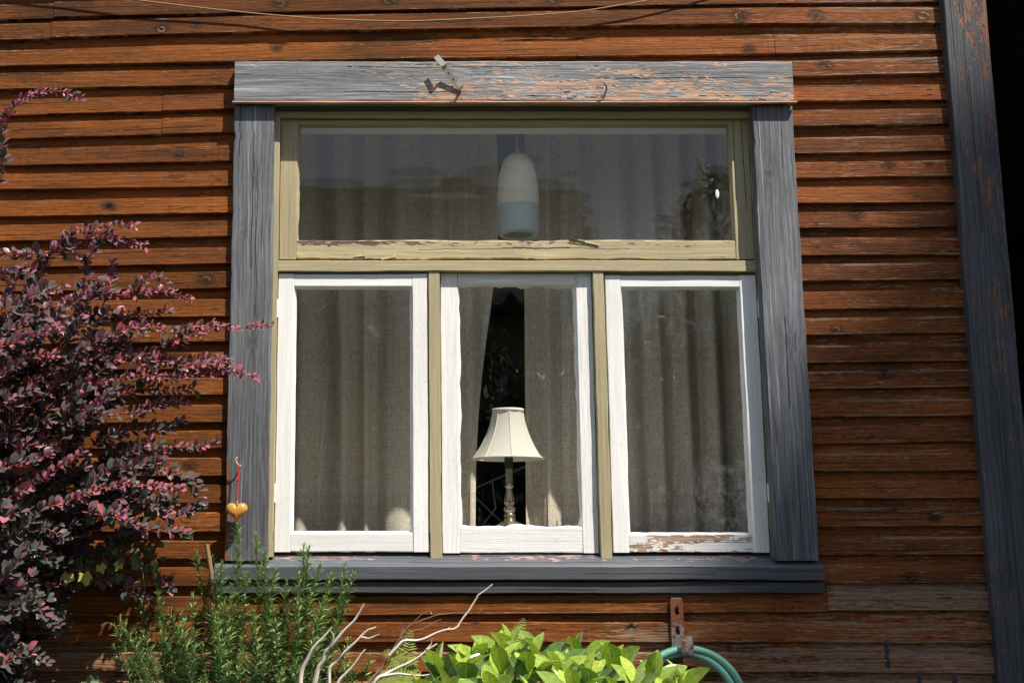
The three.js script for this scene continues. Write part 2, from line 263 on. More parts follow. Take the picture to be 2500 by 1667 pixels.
// ---------- the clapboard wall ----------
// height of the lower lip of each course at x = -1.4, -0.5, 1.45, 2.1
const LIPS = [[3.533, 3.556, 3.591, 3.598], [3.45, 3.478, 3.512, 3.513], [3.344, 3.364, 3.392, 3.409], [3.254, 3.27, 3.3, 3.318], [3.152, 3.179, 3.205, 3.211], [3.064, 3.089, 3.109, 3.118], [2.958, 2.977, 3.004, 3.015], [2.868, 2.882, 2.911, 2.922], [2.766, 2.782, 2.815, 2.821], [2.674, 2.694, 2.722, 2.727], [2.575, 2.594, 2.62, 2.625], [2.486, 2.502, 2.526, 2.535], [2.385, 2.399, 2.421, 2.432], [2.295, 2.307, 2.33, 2.34], [2.199, 2.21, 2.229, 2.237], [2.107, 2.115, 2.135, 2.146], [2.013, 2.018, 2.035, 2.041], [1.923, 1.927, 1.94, 1.951], [1.827, 1.83, 1.845, 1.848], [1.734, 1.735, 1.752, 1.752], [1.636, 1.636, 1.653, 1.656], [1.543, 1.543, 1.556, 1.56], [1.452, 1.451, 1.462, 1.463], [1.356, 1.353, 1.369, 1.369], [1.264, 1.263, 1.263, 1.258], [1.168, 1.165, 1.165, 1.158]];
const LX = [-1.4, -0.5, 1.45, 2.1];
function lip(r, x) {
  if (r < 0) return lip(0, x) - r * 0.096;
  if (r > 25) return lip(25, x) - (r - 25) * 0.096;
  const y = LIPS[r]; let i = x < LX[1] ? 0 : x < LX[2] ? 1 : 2;
  return y[i] + (y[i + 1] - y[i]) * (x - LX[i]) / (LX[i + 1] - LX[i]);
}
const wall = thing('clapboard_wall', 'brown stained horizontal clapboard house wall around the window', 'wall', [0, 0.2, 0]);
const OX0 = -0.432, OX1 = 1.348, OY0 = 1.535, OY1 = 3.172, WX0 = -3.7, WX1 = 2.222, WT = 4.5;
part(wall, 'sheathing', join([boxAt(WX0, OX0, 0.2, WT, -0.145, 0), boxAt(OX1, WX1 - 0.005, 0.2, WT, -0.145, 0), boxAt(OX0, OX1, 0.2, OY0, -0.145, 0), boxAt(OX0, OX1, OY1, WT, -0.145, 0)]), M.plaster);
part(wall, 'foundation', boxAt(WX0, WX1, -0.3, 0.205, -0.3, 0.012), M.plaster, 'grey concrete foundation');
part(wall, 'side_wall', boxAt(WX1 - 0.15, WX1 - 0.004, 0.2, WT, -4.7, -0.146), M.darkTimber);
function board(r, x0, x1, drop = 0) {
  const strip = ((r % COURSES) + COURSES) % COURSES, n = Math.max(4, Math.round((x1 - x0) / 0.055));
  const pr = [[0, 0.003], [0, 0.0225], [0.0022, 0.0245], [0.0615, 0.0225], [0.0665, 0.0070], [0.108, 0.0055], [0.108, 0.003]], tt = [0, 0, 0.022, 0.62, 0.69, 1, 1, 1];
  const g = sweep(pr, n, (s, a, z, k) => {
    const x = mix(x0, x1, s), y0 = lip(r, x) - drop, p = (lip(r - 1, x) - y0) / 0.097, w = 0.0014 * (noise(x * 2.6 + r * 7, r) - 0.5) + 0.0016 * (noise(x * 14 + r * 3, r * 5) - 0.5);
    const dz = 0.003 * (noise(x * 1.8 + 50, r * 3.3) - 0.5) + 0.0012 * (noise(x * 9, r * 2.1 + 8) - 0.5);
    return [x, y0 + (a < 0.07 ? a * (0.94 + 0.1 * noise(r * 7.7, 3)) : a * p) + w, z > 0.005 ? z + dz : z, (x + 2.3) / 4.6, (strip + 0.03 + 0.94 * tt[k]) / COURSES];
  });
  part(wall, 'board', g, M.siding);
}
for (let r = -8; r <= 35; r++) {
  const cuts = { 0: [-1.256, 0.006], 1: [-1.264, 0.004], 4: [-0.837, 0.002], 5: [-0.837, 0.003], 2: [1.438, 0], 23: [1.509, 0.004], '-2': [0.4, 0], 29: [-0.3, 0], 31: [0.8, 0] }[r];
  const spans = r >= 4 && r <= 22 ? [[WX0, -0.5], [1.41, 2.078]] : [[WX0, 2.078]];
  for (const [a, b] of spans) {
    if (cuts && cuts[0] > a && cuts[0] < b) { board(r, a, cuts[0] - 0.0012, cuts[1]); board(r, cuts[0] + 0.0012, b, 0); } else board(r, a, b);
  }
}
part(wall, 'corner_board', plank({ axis: 'y', l0: 0.2, l1: WT, a0: 2.064, a1: 2.225, z0: 0.0005, z1: 0.052, bev: 0.004, n: 60, wob: 0.001, seed: 5, uv: (l, a) => [(a - 2.064) / 0.17 + 0.03, (l - 1.05) / 2.7] }), M.corner, 'dark grey corner board with peeling paint');

// ---------- the window ----------
const win = thing('window', 'old wooden window with olive frame, white sashes and weathered grey surround', 'window', [0.457, 1.42, 0]);
part(win, 'header_board', plank({ axis: 'x', l0: -0.567, l1: 1.481, a0: 3.191, a1: 3.343, z0: 0.002, z1: 0.069, bev: 0.003, n: 60, wob: 0.0016, seed: 2, uv: (l, a) => [(a - 3.19) / 0.16 + 0.02, (l + 0.58) / 2.1] }), M.header, 'grey header board with flaking paint over bare wood');
M.stripWood = mat(trimTexture(64, 1024, 2.1, 0.06, { seed: 131, base: [206, 160, 132], grain: 0.5, peel: () => -0.9 }), 0.7, 0.0006);
part(win, 'drip_strip', plank({ axis: 'x', l0: -0.573, l1: 1.490, a0: 3.1815, a1: 3.1865, z0: 0.058, z1: 0.0755, bev: 0.001, n: 40, wob: 0.0008, seed: 3, uv: (l, a) => [(a - 3.1) / 0.06, (l + 0.58) / 2.1] }), M.stripWood);
const casingUV = (x0) => (l, a) => [(a - x0) / 0.16 + 0.03, (l - 1.50) / 1.75];
part(win, 'casing_board', plank({ axis: 'y', l0: 1.538, l1: 3.180, a0: -0.568, a1: -0.420, z0: 0.002, z1: 0.047, bev: 0.003, n: 70, wob: 0.0018, seed: 4, uv: casingUV(-0.568), dent: (l, s) => (s === 0 ? 0.006 * Math.exp(-Math.pow((l - 3.062) / 0.012, 2)) : 0) }), M.casingLeft, 'silvery grey weathered casing board');
part(win, 'casing_board', plank({ axis: 'y', l0: 1.538, l1: 3.180, a0: 1.332, a1: 1.481, z0: 0.002, z1: 0.047, bev: 0.003, n: 70, wob: 0.0016, seed: 6, uv: casingUV(1.332), dent: (l, s) => (s === 0 ? 0.003 * Math.exp(-Math.pow((l - 3.045) / 0.016, 4)) : 0) }), M.casingRight, 'grey weathered casing board with a knot');
{ // sloped sill and the apron under it
  const pr = [[1.466, -0.14], [1.472, 0.049], [1.476, 0.052], [1.517, 0.053], [1.523, 0.048], [1.566, -0.045], [1.566, -0.14]], un = [0, 0.004, 0.008, 0.050, 0.057, 0.13, 0.137, 0.14];
  part(win, 'sill', sweep(pr, 60, (s, a, z, k) => { const x = mix(-0.60, 1.494, s), w = 0.0022 * (noise(x * 5, 3 + (z > 0)) - 0.5) + 0.0016 * (noise(x * 22, 8 + (z > 0)) - 0.5); return [x, a + (z > -0.1 ? w : 0), z, un[k] / 0.14, (x + 0.61) / 2.12]; }), M.sill, 'grey blue painted sill with pinkish worn patches');
  part(win, 'apron', plank({ axis: 'x', l0: -0.594, l1: 1.497, a0: 1.427, a1: 1.4665, z0: 0.002, z1: 0.040, bev: 0.003, n: 50, wob: 0.0014, seed: 8, uv: (l, a) => [(a - 1.42) / 0.07, (l + 0.6) / 2.12] }), M.apron);
}
const oUV = (s) => (l, a) => [a / 0.12 + s * 0.37, l / 1.2 + s * 0.61];
const olive = (o) => plank({ bev: 0.002, wob: 0.0010, n: 30, ...o, uv: oUV(o.seed) });
part(win, 'head_jamb', olive({ axis: 'x', l0: -0.43, l1: 1.346, a0: 3.150, a1: 3.171, z0: -0.14, z1: 0.012, seed: 12 }), M.olive);
part(win, 'side_jamb', olive({ axis: 'y', l0: 1.55, l1: 3.149, a0: -0.431, a1: -0.4035, z0: -0.14, z1: 0.016, seed: 13 }), M.olive);
part(win, 'side_jamb', olive({ axis: 'y', l0: 1.55, l1: 3.149, a0: 1.3345, a1: 1.347, z0: -0.14, z1: 0.016, seed: 14 }), M.olive);
part(win, 'transom_bar', olive({ axis: 'x', l0: -0.402, l1: 1.333, a0: 2.567, a1: 2.6065, z0: -0.09, z1: 0.006, seed: 15, wob: 0.0014 }), M.olive);
part(win, 'mullion', olive({ axis: 'y', l0: 1.545, l1: 2.5665, a0: 0.1425, a1: 0.1835, z0: -0.09, z1: 0.001, seed: 16, wob: 0.0014 }), M.olive);
part(win, 'mullion', olive({ axis: 'y', l0: 1.545, l1: 2.5665, a0: 0.7375, a1: 0.7780, z0: -0.09, z1: 0.001, seed: 17, wob: 0.0014 }), M.olive);
// glazing bead: a sloped fillet of putty round an opening
function bead(x0, x1, y0, y1, zf, zb, w, wob, seed) {
  const c = [[x0, y0, 1, 1], [x1, y0, -1, 1], [x1, y1, -1, -1], [x0, y1, 1, -1]], pos = [], uv = [], idx = [], n = 22;
  for (let e = 0; e < 4; e++) {
    const A = c[e], B = c[(e + 1) % 4];
    for (let i = 0; i <= n; i++) {
      const s = i / n, x = mix(A[0], B[0], s), y = mix(A[1], B[1], s), ix = mix(A[0] + A[2] * w, B[0] + B[2] * w, s), iy = mix(A[1] + A[3] * w, B[1] + B[3] * w, s), j = 1 + wob * (noise(s * 30 + e * 40, seed) - 0.5) + wob * (noise(s * 9 + e * 20, seed + 3) - 0.5);
      pos.push(x, y, zf, x + (ix - x) * j, y + (iy - y) * j, zb); uv.push(0, s * 2, 0.1, s * 2);
      if (i < n) { const a = (e * (n + 1) + i) * 2; idx.push(a, a + 2, a + 3, a, a + 3, a + 1); }
    }
  }
  const g = new THREE.BufferGeometry(); g.setAttribute('position', new THREE.Float32BufferAttribute(pos, 3)); g.setAttribute('uv', new THREE.Float32BufferAttribute(uv, 2)); g.setIndex(idx); g.computeVertexNormals(); return g;
}
function sash(name, label, [X0, X1, Y0, Y1], [x0, x1, y0, y1], zf, m, { seed, bottom = m, beadM = m, w = 0.009, wob = 0.4, railThrough = false, tilt = 0, topM = m, stileL = m }) {
  const s = assembly(win, name, label), uv = (k) => (l, a) => [a / 0.12 + k * 0.31, l / 1.2 + k * 0.47], bot = (l, a) => [(a - Y0) / 0.08, (l - X0) / (bottom === M.olivePeel ? 1.75 : 0.5)];
  const pc = (n, o, mm, u) => part(s, n, plank({ z0: zf - 0.04, z1: zf, bev: 0.0022, n: 26, wob: 0.0008, ...o, uv: u ?? uv(o.seed) }), mm);
  const ya = railThrough ? y0 : Y0, G = 0.0006;
  pc('stile', { axis: 'y', l0: Y0, l1: Y1, a0: X0, a1: x0 - G, seed }, stileL); pc('stile', { axis: 'y', l0: Y0, l1: Y1, a0: x1 + G, a1: X1, seed: seed + 1 }, m);
  pc('rail', { axis: 'x', l0: x0, l1: x1, a0: y1, a1: Y1 - 0.0008, z1: zf - 0.0008, seed: seed + 2 }, topM);
  pc('rail', { axis: 'x', l0: x0, l1: x1, a0: Y0 + 0.0008, a1: y0, z1: zf - 0.0008, seed: seed + 3, ...(bottom === M.olivePeel ? { wob: 0.0032, n: 90 } : {}) }, bottom, bottom === m ? undefined : bot);
  part(s, 'putty', bead(x0 - 0.0005, x1 + 0.0005, y0 - 0.0005, y1 + 0.0005, zf - 0.004, zf - 0.0215, w, wob, seed), beadM);
  part(s, 'pane', boxAt(x0 - 0.006, x1 + 0.006, y0 - 0.006, y1 + 0.006, zf - 0.025, zf - 0.0222), M.glass);
  if (tilt) { s.rotation.z = tilt; }
  return s;
}
sash('transom_sash', 'fixed upper light in olive frame', [-0.402, 1.3335, 2.6165, 3.149], [-0.338, 1.264, 2.686, 3.131], -0.013, M.olive, { seed: 21, bottom: M.olivePeel, w: 0.006, wob: 0.6 });
const leftSash = sash('casement_sash', 'smooth white casement beside the left grey casing', [-0.4015, 0.1385, 1.567, 2.560], [-0.344, 0.083, 1.631, 2.514], -0.006, M.white, { seed: 31, w: 0.009, wob: 0.1 });
const midSash = sash('fixed_sash', 'rough brush painted white sash in front of the lamp', [0.1865, 0.7355, 1.563, 2.5655], [0.250, 0.678, 1.652, 2.522], -0.020, M.whiteRough, { seed: 41, w: 0.007, wob: 1.0 });
const rightSash = sash('casement_sash', 'white casement with worn bottom rail beside the right grey casing', [0.783, 1.3310, 1.565, 2.5545], [0.8405, 1.271, 1.627, 2.512], -0.008, M.white, { seed: 51, bottom: M.whiteWorn, w: 0.008, wob: 0.2 });
for (const [s, x] of [[leftSash, -0.4035], [rightSash, 1.3345]]) for (const y of [2.40, 1.74]) part(s, 'hinge', join([boxAt(x - 0.004, x + 0.004, y, y + 0.062, -0.004, 0.001), new THREE.CylinderGeometry(0.0045, 0.0045, 0.066, 10).translate(x, y + 0.031, 0.002)]), M.whiteRough);
part(win, 'head_lining', boxAt(-0.40, 1.333, 3.136, 3.1495, -0.139, -0.06), plain(214, 212, 204, 0.6));
part(win, 'inner_ledge', boxAt(-0.46, 1.375, 1.598, 1.634, -0.44, -0.060), plain(200, 196, 186, 0.55));
M.chip = plain(226, 226, 222, 0.5);
part(win, 'paint_dab', new THREE.SphereGeometry(1, 14, 10).scale(0.007, 0.017, 0.002).translate(1.213, 2.868, -0.0338), M.chip, 'white paint dab on the upper pane');
part(win, 'stay_wire', tube([[-0.264, 2.512, -0.036], [-0.252, 2.49, -0.038], [-0.232, 2.452, -0.040], [-0.2325, 2.447, -0.040], [-0.272, 2.424, -0.042]], 0.0016, 24, 6), M.steel);
// curled flakes of paint standing off the wood
function flakes(n, seed, place, size, lift = 0.4) {
  const q = rng(seed), out = [];
  for (let i = 0; i < n; i++) {
    const [x, y, z] = place(q), w = size * (0.5 + q() * 1.6), h = size * (0.16 + q() * 0.3), g = new THREE.PlaneGeometry(w, h, 7, 3), p = g.attributes.position, up = lift * (0.4 + q() * 1.2);
    for (let k = 0; k < p.count; k++) { const a = p.getX(k), b = p.getY(k), e = Math.max(0, b / h + 0.5), rag = 0.45 + 0.75 * noise(a * 420 + i * 7, i * 3.1); p.setXYZ(k, a, (b - h / 2) * rag + h / 2, e * e * h * up + 0.0003); }
    g.rotateZ((q() < 0.6 ? Math.PI : 0) + (q() - 0.5) * 0.5); g.translate(x, y, z); g.computeVertexNormals(); out.push(g);
  }
  return join(out);
}
part(win, 'paint_flakes', flakes(34, 5, (q) => { const l = Math.pow(q(), 0.7); return [-0.2 + 1.66 * l, 3.2 + 0.137 * q(), 0.0694]; }, 0.015, 0.2), plain(126, 128, 132, 0.7, { side: THREE.DoubleSide })).userData.kind = 'stuff';
part(win, 'paint_flakes', flakes(4, 9, (q) => [-0.31 + 1.55 * q(), q() < 0.5 ? 2.676 + 0.008 * q() : 2.622 + 0.010 * q(), -0.0126], 0.030, 0.5), plain(150, 136, 112, 0.7, { side: THREE.DoubleSide })).userData.kind = 'stuff';

// ---------- curtains, lamps and what stands behind them ----------
function curtain(label, edge, outer, seed, hems) {
  const n = 150, m = 26, y1 = 3.40, y0 = 1.05, s = Math.sign(outer - edge(2));
  const zf = (x, y) => -0.574 + 0.030 * Math.sin(x * 47 + 5 * noise(x * 5 + seed, y * 0.5) + seed) * (0.45 + 0.75 * noise(x * 7 + seed, 3)) + 0.030 * (noise(x * 16 + seed * 3, y * 0.8) - 0.5) + 0.055 * (noise(x * 3.1 + seed * 7, y * 0.3 + 5) - 0.5) - 0.06 * sst(0.08, -0.12, x);
  const sheet = (ya, yb, dz, hem) => {
    const g = new THREE.PlaneGeometry(1, 1, n, m), p = g.attributes.position, uv = g.attributes.uv;
    for (let i = 0; i < p.count; i++) {
      const u = p.getX(i) + 0.5, v = p.getY(i) + 0.5, yb2 = yb, ya2 = hem ? ya + 0.010 * Math.sin(u * 46 + seed) : ya, y = mix(ya2, yb2, v), x = mix(edge(y), outer, u);
      p.setXYZ(i, x, y, zf(x, y) + dz); uv.setXY(i, x * 4.2, y * 3.4);
    }
    g.computeVertexNormals(); return g;
  };
  const t = thing('curtain', label, 'curtain', [(edge(2) + outer) / 2, y0, -0.55]);
  part(t, 'cloth', sheet(y0, y1, 0, false), M.linen);
  part(t, 'heading', sheet(3.245, y1, 0.010, true), M.linenDouble);
  for (const [a, b] of hems) { // the doubled edge that runs down the side of the panel
    const g = new THREE.PlaneGeometry(1, 1, 3, 40), p = g.attributes.position, uv = g.attributes.uv;
    for (let i = 0; i < p.count; i++) { const u = p.getX(i) + 0.5, y = mix(y0, y1, p.getY(i) + 0.5), x = edge(y) + s * mix(a, b, u); p.setXYZ(i, x, y, zf(x, y) + 0.003); uv.setXY(i, x * 4.2, y * 3.4); }
    g.computeVertexNormals(); part(t, a ? 'seam_band' : 'side_hem', g, M.linenDouble);
  }
}
curtain('grey linen curtain panel hanging left of the dark gap', (y) => 0.335 + 0.115 * sst(1.6, 3.1, y) + 0.006 * Math.sin(y * 5), -0.75, 3, [[0, 0.022], [0.075, 0.125], [0.62, 0.635]]);
curtain('grey linen curtain panel hanging right of the dark gap', (y) => 0.540 + 0.022 * sst(1.7, 2.5, y) + 0.006 * Math.sin(y * 4 + 1), 1.8, 11, [[0, 0.016], [0.085, 0.10], [0.15, 0.185], [0.60, 0.612], [0.70, 0.72], [0.80, 0.83]]);
single('curtain_rod', new THREE.CylinderGeometry(0.012, 0.012, 4.58, 12).rotateZ(Math.PI / 2).translate(-0.3, 3.40, -0.55), M.steel, 'metal rod that carries both grey curtains', 'curtain rod');
{
  const x = 0.4995, z = -0.24, t = thing('pendant_lamp', 'bullet shaped cream pendant lamp with pale blue lower band', 'lamp', [x, 2.76, z]);
  const up = []; for (let i = 0; i <= 22; i++) { const a = i / 22 * Math.PI / 2; up.push([0.0794 * Math.pow(Math.cos(a), 0.72) + 0.006 * Math.sin(a), 2.882 + 0.2092 * Math.sin(a)]); }
  part(t, 'shade_top', lathe([[0.0791, 2.880], ...up], x, z, 48), plain(250, 240, 224, 0.75));
  part(t, 'shade_band', lathe([[0.054, 2.836], [0.055, 2.769], [0.059, 2.763], [0.0717, 2.763], [0.0781, 2.768], [0.0801, 2.778], [0.0801, 2.836], [0.0792, 2.880]], x, z, 48), plain(196, 208, 206, 0.6));
  part(t, 'bulb', new THREE.SphereGeometry(0.03, 20, 14).translate(x, 2.82, z), plain(196, 186, 172, 0.3));
  part(t, 'socket', lathe([[0.010, 3.088], [0.0085, 3.103], [0.0045, 3.111], [0.003, 3.122]], x, z, 16), plain(220, 214, 204, 0.5));
  part(t, 'cord', new THREE.CylinderGeometry(0.0032, 0.0032, 0.45, 8).translate(x, 3.33, z), plain(210, 206, 198, 0.6));
}
{
  const x = 0.4425, z = -0.2, t = thing('table_lamp', 'table lamp with white bell shade on ornate silver stem', 'lamp', [x, 1.634, z]);
  const pr = []; for (let i = 0; i <= 16; i++) { const s = i / 16; pr.push([0.056 + 0.077 * (0.30 * s + 0.70 * Math.pow(s, 2.1)), mix(2.083, 1.905, s)]); }
  const seams = 8, seg = 48, pos = [], idx = [], uv = [];
  for (let j = 0; j <= 16; j++) for (let i = 0; i <= seg; i++) {
    const a = i / seg * 6.28318 + Math.PI / 2, ph = (i / seg * seams) % 1, r = pr[j][0] * (1 - 0.045 * Math.sin(Math.PI * ph));
    pos.push(x + r * Math.cos(a), pr[j][1], z + r * Math.sin(a)); uv.push(i / seg * 0.6, j / 16 * 0.2); if (j < 16 && i < seg) { const k = j * (seg + 1) + i; idx.push(k, k + 1, k + seg + 2, k, k + seg + 2, k + seg + 1); }
  }
  const sg = new THREE.BufferGeometry(); sg.setAttribute('position', new THREE.Float32BufferAttribute(pos, 3)); sg.setAttribute('uv', new THREE.Float32BufferAttribute(uv, 2)); sg.setIndex(idx); sg.computeVertexNormals();
  const cloth = new THREE.MeshPhysicalMaterial({ color: lin(236, 230, 220), roughness: 1, transmission: 0.25, thickness: 0, side: THREE.DoubleSide });
  const shade = part(t, 'lamp_shade', sg, cloth), tr = [];
  for (let i = 0; i < seams; i++) { const a = i / seams * 6.28318 + Math.PI / 2; tr.push(tube(pr.map(([r, y]) => V(x + (r + 0.0004) * Math.cos(a), y, z + (r + 0.0004) * Math.sin(a))), 0.0017, 20, 5)); }
  for (const j of [0, 16]) tr.push(new THREE.TorusGeometry(pr[j][0] * 0.985, j ? 0.0026 : 0.005, 6, 48).rotateX(Math.PI / 2).scale(1, j ? 1.3 : 1.4, 1).translate(x, pr[j][1] * (j ? -0.3 + 0 : -0.4) + pr[j][1] * (j ? 1.3 : 1.4), z));
  part(shade, 'shade_trim', join(tr), plain(232, 224, 212, 0.8));
  part(t, 'socket', lathe([[0.0135, 1.868], [0.0135, 1.878], [0.017, 1.886], [0.017, 1.90], [0.013, 1.93], [0, 1.93]], x, z, 20), M.black);
  const fl = (r, y0, y1) => { const g = new THREE.CylinderGeometry(r, r, y1 - y0, 40, 1, true), p = g.attributes.position; for (let i = 0; i < p.count; i++) { const a = Math.atan2(p.getZ(i), p.getX(i)), k = 1 - 0.08 * (0.5 + 0.5 * Math.sin(a * 14)); p.setX(i, p.getX(i) * k); p.setZ(i, p.getZ(i) * k); } g.computeVertexNormals(); return g.translate(x, (y0 + y1) / 2, z); };
  part(t, 'column', fl(0.0135, 1.815, 1.868), M.silver);
  part(t, 'stem', lathe([[0.0, 1.690], [0.019, 1.690], [0.021, 1.697], [0.017, 1.704], [0.015, 1.709], [0.020, 1.714], [0.0215, 1.722], [0.017, 1.729], [0.014, 1.733], [0.019, 1.742], [0.0185, 1.752], [0.015, 1.77], [0.0105, 1.792], [0.0105, 1.797], [0.0155, 1.801], [0.016, 1.806], [0.012, 1.811], [0.0145, 1.815], [0, 1.815]], x, z, 36), M.silver);
  const bg = lathe([[0.0, 1.634], [0.052, 1.634], [0.054, 1.645], [0.048, 1.660], [0.036, 1.670], [0.022, 1.676], [0.019, 1.690], [0, 1.690]], x, z, 48), bp = bg.attributes.position;
  for (let i = 0; i < bp.count; i++) { const dx = bp.getX(i) - x, dz = bp.getZ(i) - z, r = Math.hypot(dx, dz), k = 1 + 0.07 * Math.sin(Math.atan2(dz, dx) * 8) * sst(0.02, 0.05, r); bp.setX(i, x + dx * k); bp.setZ(i, z + dz * k); }
  bg.computeVertexNormals(); part(t, 'base', bg, M.silver);
}
{
  const rod = (a, b, r = 0.0045) => tube([a, V(...a).lerp(V(...b), 0.5).toArray(), b], r, 2, 6), z = -0.95;
  single('metal_stand', join([rod([0.30, 1.80, z], [0.64, 1.945, z]), rod([0.445, 1.86, z], [0.458, 1.74, z]), rod([0.36, 1.80, z], [0.50, 1.67, z]), rod([0.36, 1.62, z], [0.458, 1.745, z]), rod([0.30, 1.80, z], [0.30, 0.75, z], 0.006), rod([0.64, 1.945, z], [0.64, 0.75, z], 0.006), rod([0.30, 1.62, z], [0.64, 1.62, z])]), plain(190, 190, 188, 0.4), 'thin pale metal rods crossing in the dark gap behind lamp stem', 'stand');
}

// ---------- small things on the wall ----------
{ // bent strip of steel screwed to the header
  const line = [[0.020, 0.036], [0.001, 0.035], [0, 0.0035], [0.096, 0.022], [0.101, 0.038], [0.146, 0.034]], g = [], dir = V(-0.62, 0.785, 0), side = V(0.785, 0.62, 0), o = V(0.262, 3.232, 0.0705);
  const ribbon = (pts, w, th) => { const G = []; for (let i = 0; i + 1 < pts.length; i++) { const [s0, z0] = pts[i], [s1, z1] = pts[i + 1], L = Math.hypot(s1 - s0, z1 - z0), b = new THREE.BoxGeometry(w, L + th, th), e = V(0, 0, 0).addScaledVector(dir, (s1 - s0) / L).addScaledVector(V(0, 0, 1), (z1 - z0) / L), nrm = side.clone().cross(e); b.applyMatrix4(new THREE.Matrix4().makeBasis(side, e, nrm)); const c = o.clone().addScaledVector(dir, (s0 + s1) / 2); c.z += (z0 + z1) / 2; b.translate(c.x, c.y, c.z); G.push(b); } return G; };
  const t = thing('steel_bracket', 'bent steel bracket sticking up from the grey header board', 'bracket', [0.262, 3.232, 0.07]);
  part(t, 'strip', join(ribbon(line, 0.021, 0.0018)), M.steel);
  for (const s of [0.045, 0.072]) { const c = o.clone().addScaledVector(dir, s); part(t, 'screw', new THREE.CylinderGeometry(0.0036, 0.0036, 0.003, 14).rotateX(Math.PI / 2).translate(c.x, c.y, c.z + 0.0035 + s * 0.193), M.black); }
}
single('bent_nail', join([tube([[0.793, 3.226, 0.066], [0.793, 3.228, 0.09], [0.790, 3.236, 0.098], [0.780, 3.246, 0.100]], 0.0024, 14, 6), tube([[0.780, 3.216, 0.0705], [0.776, 3.206, 0.076], [0.784, 3.20, 0.078], [0.792, 3.210, 0.074], [0.793, 3.226, 0.072]], 0.0012, 20, 5)]), M.black, 'rusty bent nail with a wire loop in the header board', 'nail');
single('hanging_cable', tube([[-1.9, 3.72, 0.05], [-1.3, 3.64, 0.05], [-0.898, 3.586, 0.05], [-0.684, 3.561, 0.045], [-0.471, 3.538, 0.045], [-0.228, 3.516, 0.05], [0.076, 3.509, 0.048], [0.228, 3.514, 0.05], [0.532, 3.533, 0.045], [0.714, 3.547, 0.05], [0.836, 3.567, 0.05], [0.944, 3.586, 0.05], [1.4, 3.70, 0.04], [1.9, 3.84, 0.024]], 0.0026, 120, 6), plain(150, 116, 84, 0.6), 'thin brown cable sagging across the top boards', 'cable');
const hookM = plain(226, 208, 186, 0.5);
single('cup_hook', tube([[-0.5185, 1.862, 0.045], [-0.5185, 1.862, 0.066], [-0.526, 1.868, 0.076], [-0.531, 1.878, 0.081], [-0.529, 1.887, 0.083], [-0.524, 1.889, 0.083]], 0.0026, 24, 8), hookM, 'small white cup hook screwed into the left casing', 'hook');
{
  const t = thing('heart_ornament', 'amber glass heart hanging by a red ribbon on the left casing', 'ornament', [-0.523, 1.66, 0.085]);
  const n = 40, m = 24, pos = [], col = [], idx = [], cx = -0.523, cy = 1.698, cz = 0.088;
  for (let j = 0; j <= m; j++) for (let i = 0; i <= n; i++) {
    const a = i / n * 6.28318, b = j / m * Math.PI, s = Math.sin(a), hx = 16 * s * s * s, hy = 13 * Math.cos(a) - 5 * Math.cos(2 * a) - 2 * Math.cos(3 * a) - Math.cos(4 * a), k = Math.pow(Math.sin(b), 0.62);
    const px = hx / 16 * 0.0375 * k, py = (hy + 3) / 16 * 0.0370 * k; pos.push(cx + px, cy + py + 0.001, cz + Math.cos(b) * 0.021 * (1 - 0.35 * Math.max(0, -py / 0.045)));
    const low = sst(-0.25, 0.95, -py / 0.040 + 0.2 * (noise(i, j) - 0.5)), gl = noise(i * 3.3, j * 3.7) > 0.72 ? 1.25 : 1; col.push(mix(0.62, 0.76, low) * gl, mix(0.33, 0.10, low) * gl, mix(0.030, 0.003, low));
    if (i < n && j < m) { const q = j * (n + 1) + i; idx.push(q, q + n + 1, q + n + 2, q, q + n + 2, q + 1); }
  }
  const g = new THREE.BufferGeometry(); g.setAttribute('position', new THREE.Float32BufferAttribute(pos, 3)); g.setAttribute('color', new THREE.Float32BufferAttribute(col, 3)); g.setIndex(idx); g.computeVertexNormals();
  part(t, 'heart', g, new THREE.MeshPhysicalMaterial({ vertexColors: true, roughness: 0.85, transmission: 0.35, thickness: 0, clearcoat: 1, clearcoatRoughness: 0.12, side: THREE.DoubleSide }));
  part(t, 'cap', new THREE.CylinderGeometry(0.004, 0.006, 0.014, 10).translate(-0.523, 1.735, 0.088), plain(186, 150, 60, 0.4, { metalness: 0.6 }));
  part(t, 'ribbon', join([tube([[-0.523, 1.741, 0.088], [-0.5215, 1.78, 0.087], [-0.519, 1.82, 0.085], [-0.517, 1.858, 0.080], [-0.520, 1.868, 0.0785]], 0.0014, 30, 5), tube([[-0.523, 1.741, 0.088], [-0.5245, 1.78, 0.087], [-0.522, 1.82, 0.085], [-0.522, 1.85, 0.081], [-0.524, 1.868, 0.0785]], 0.0014, 30, 5), new THREE.SphereGeometry(0.004, 10, 8).translate(-0.5205, 1.812, 0.0855)]), plain(196, 22, 20, 0.7));
}
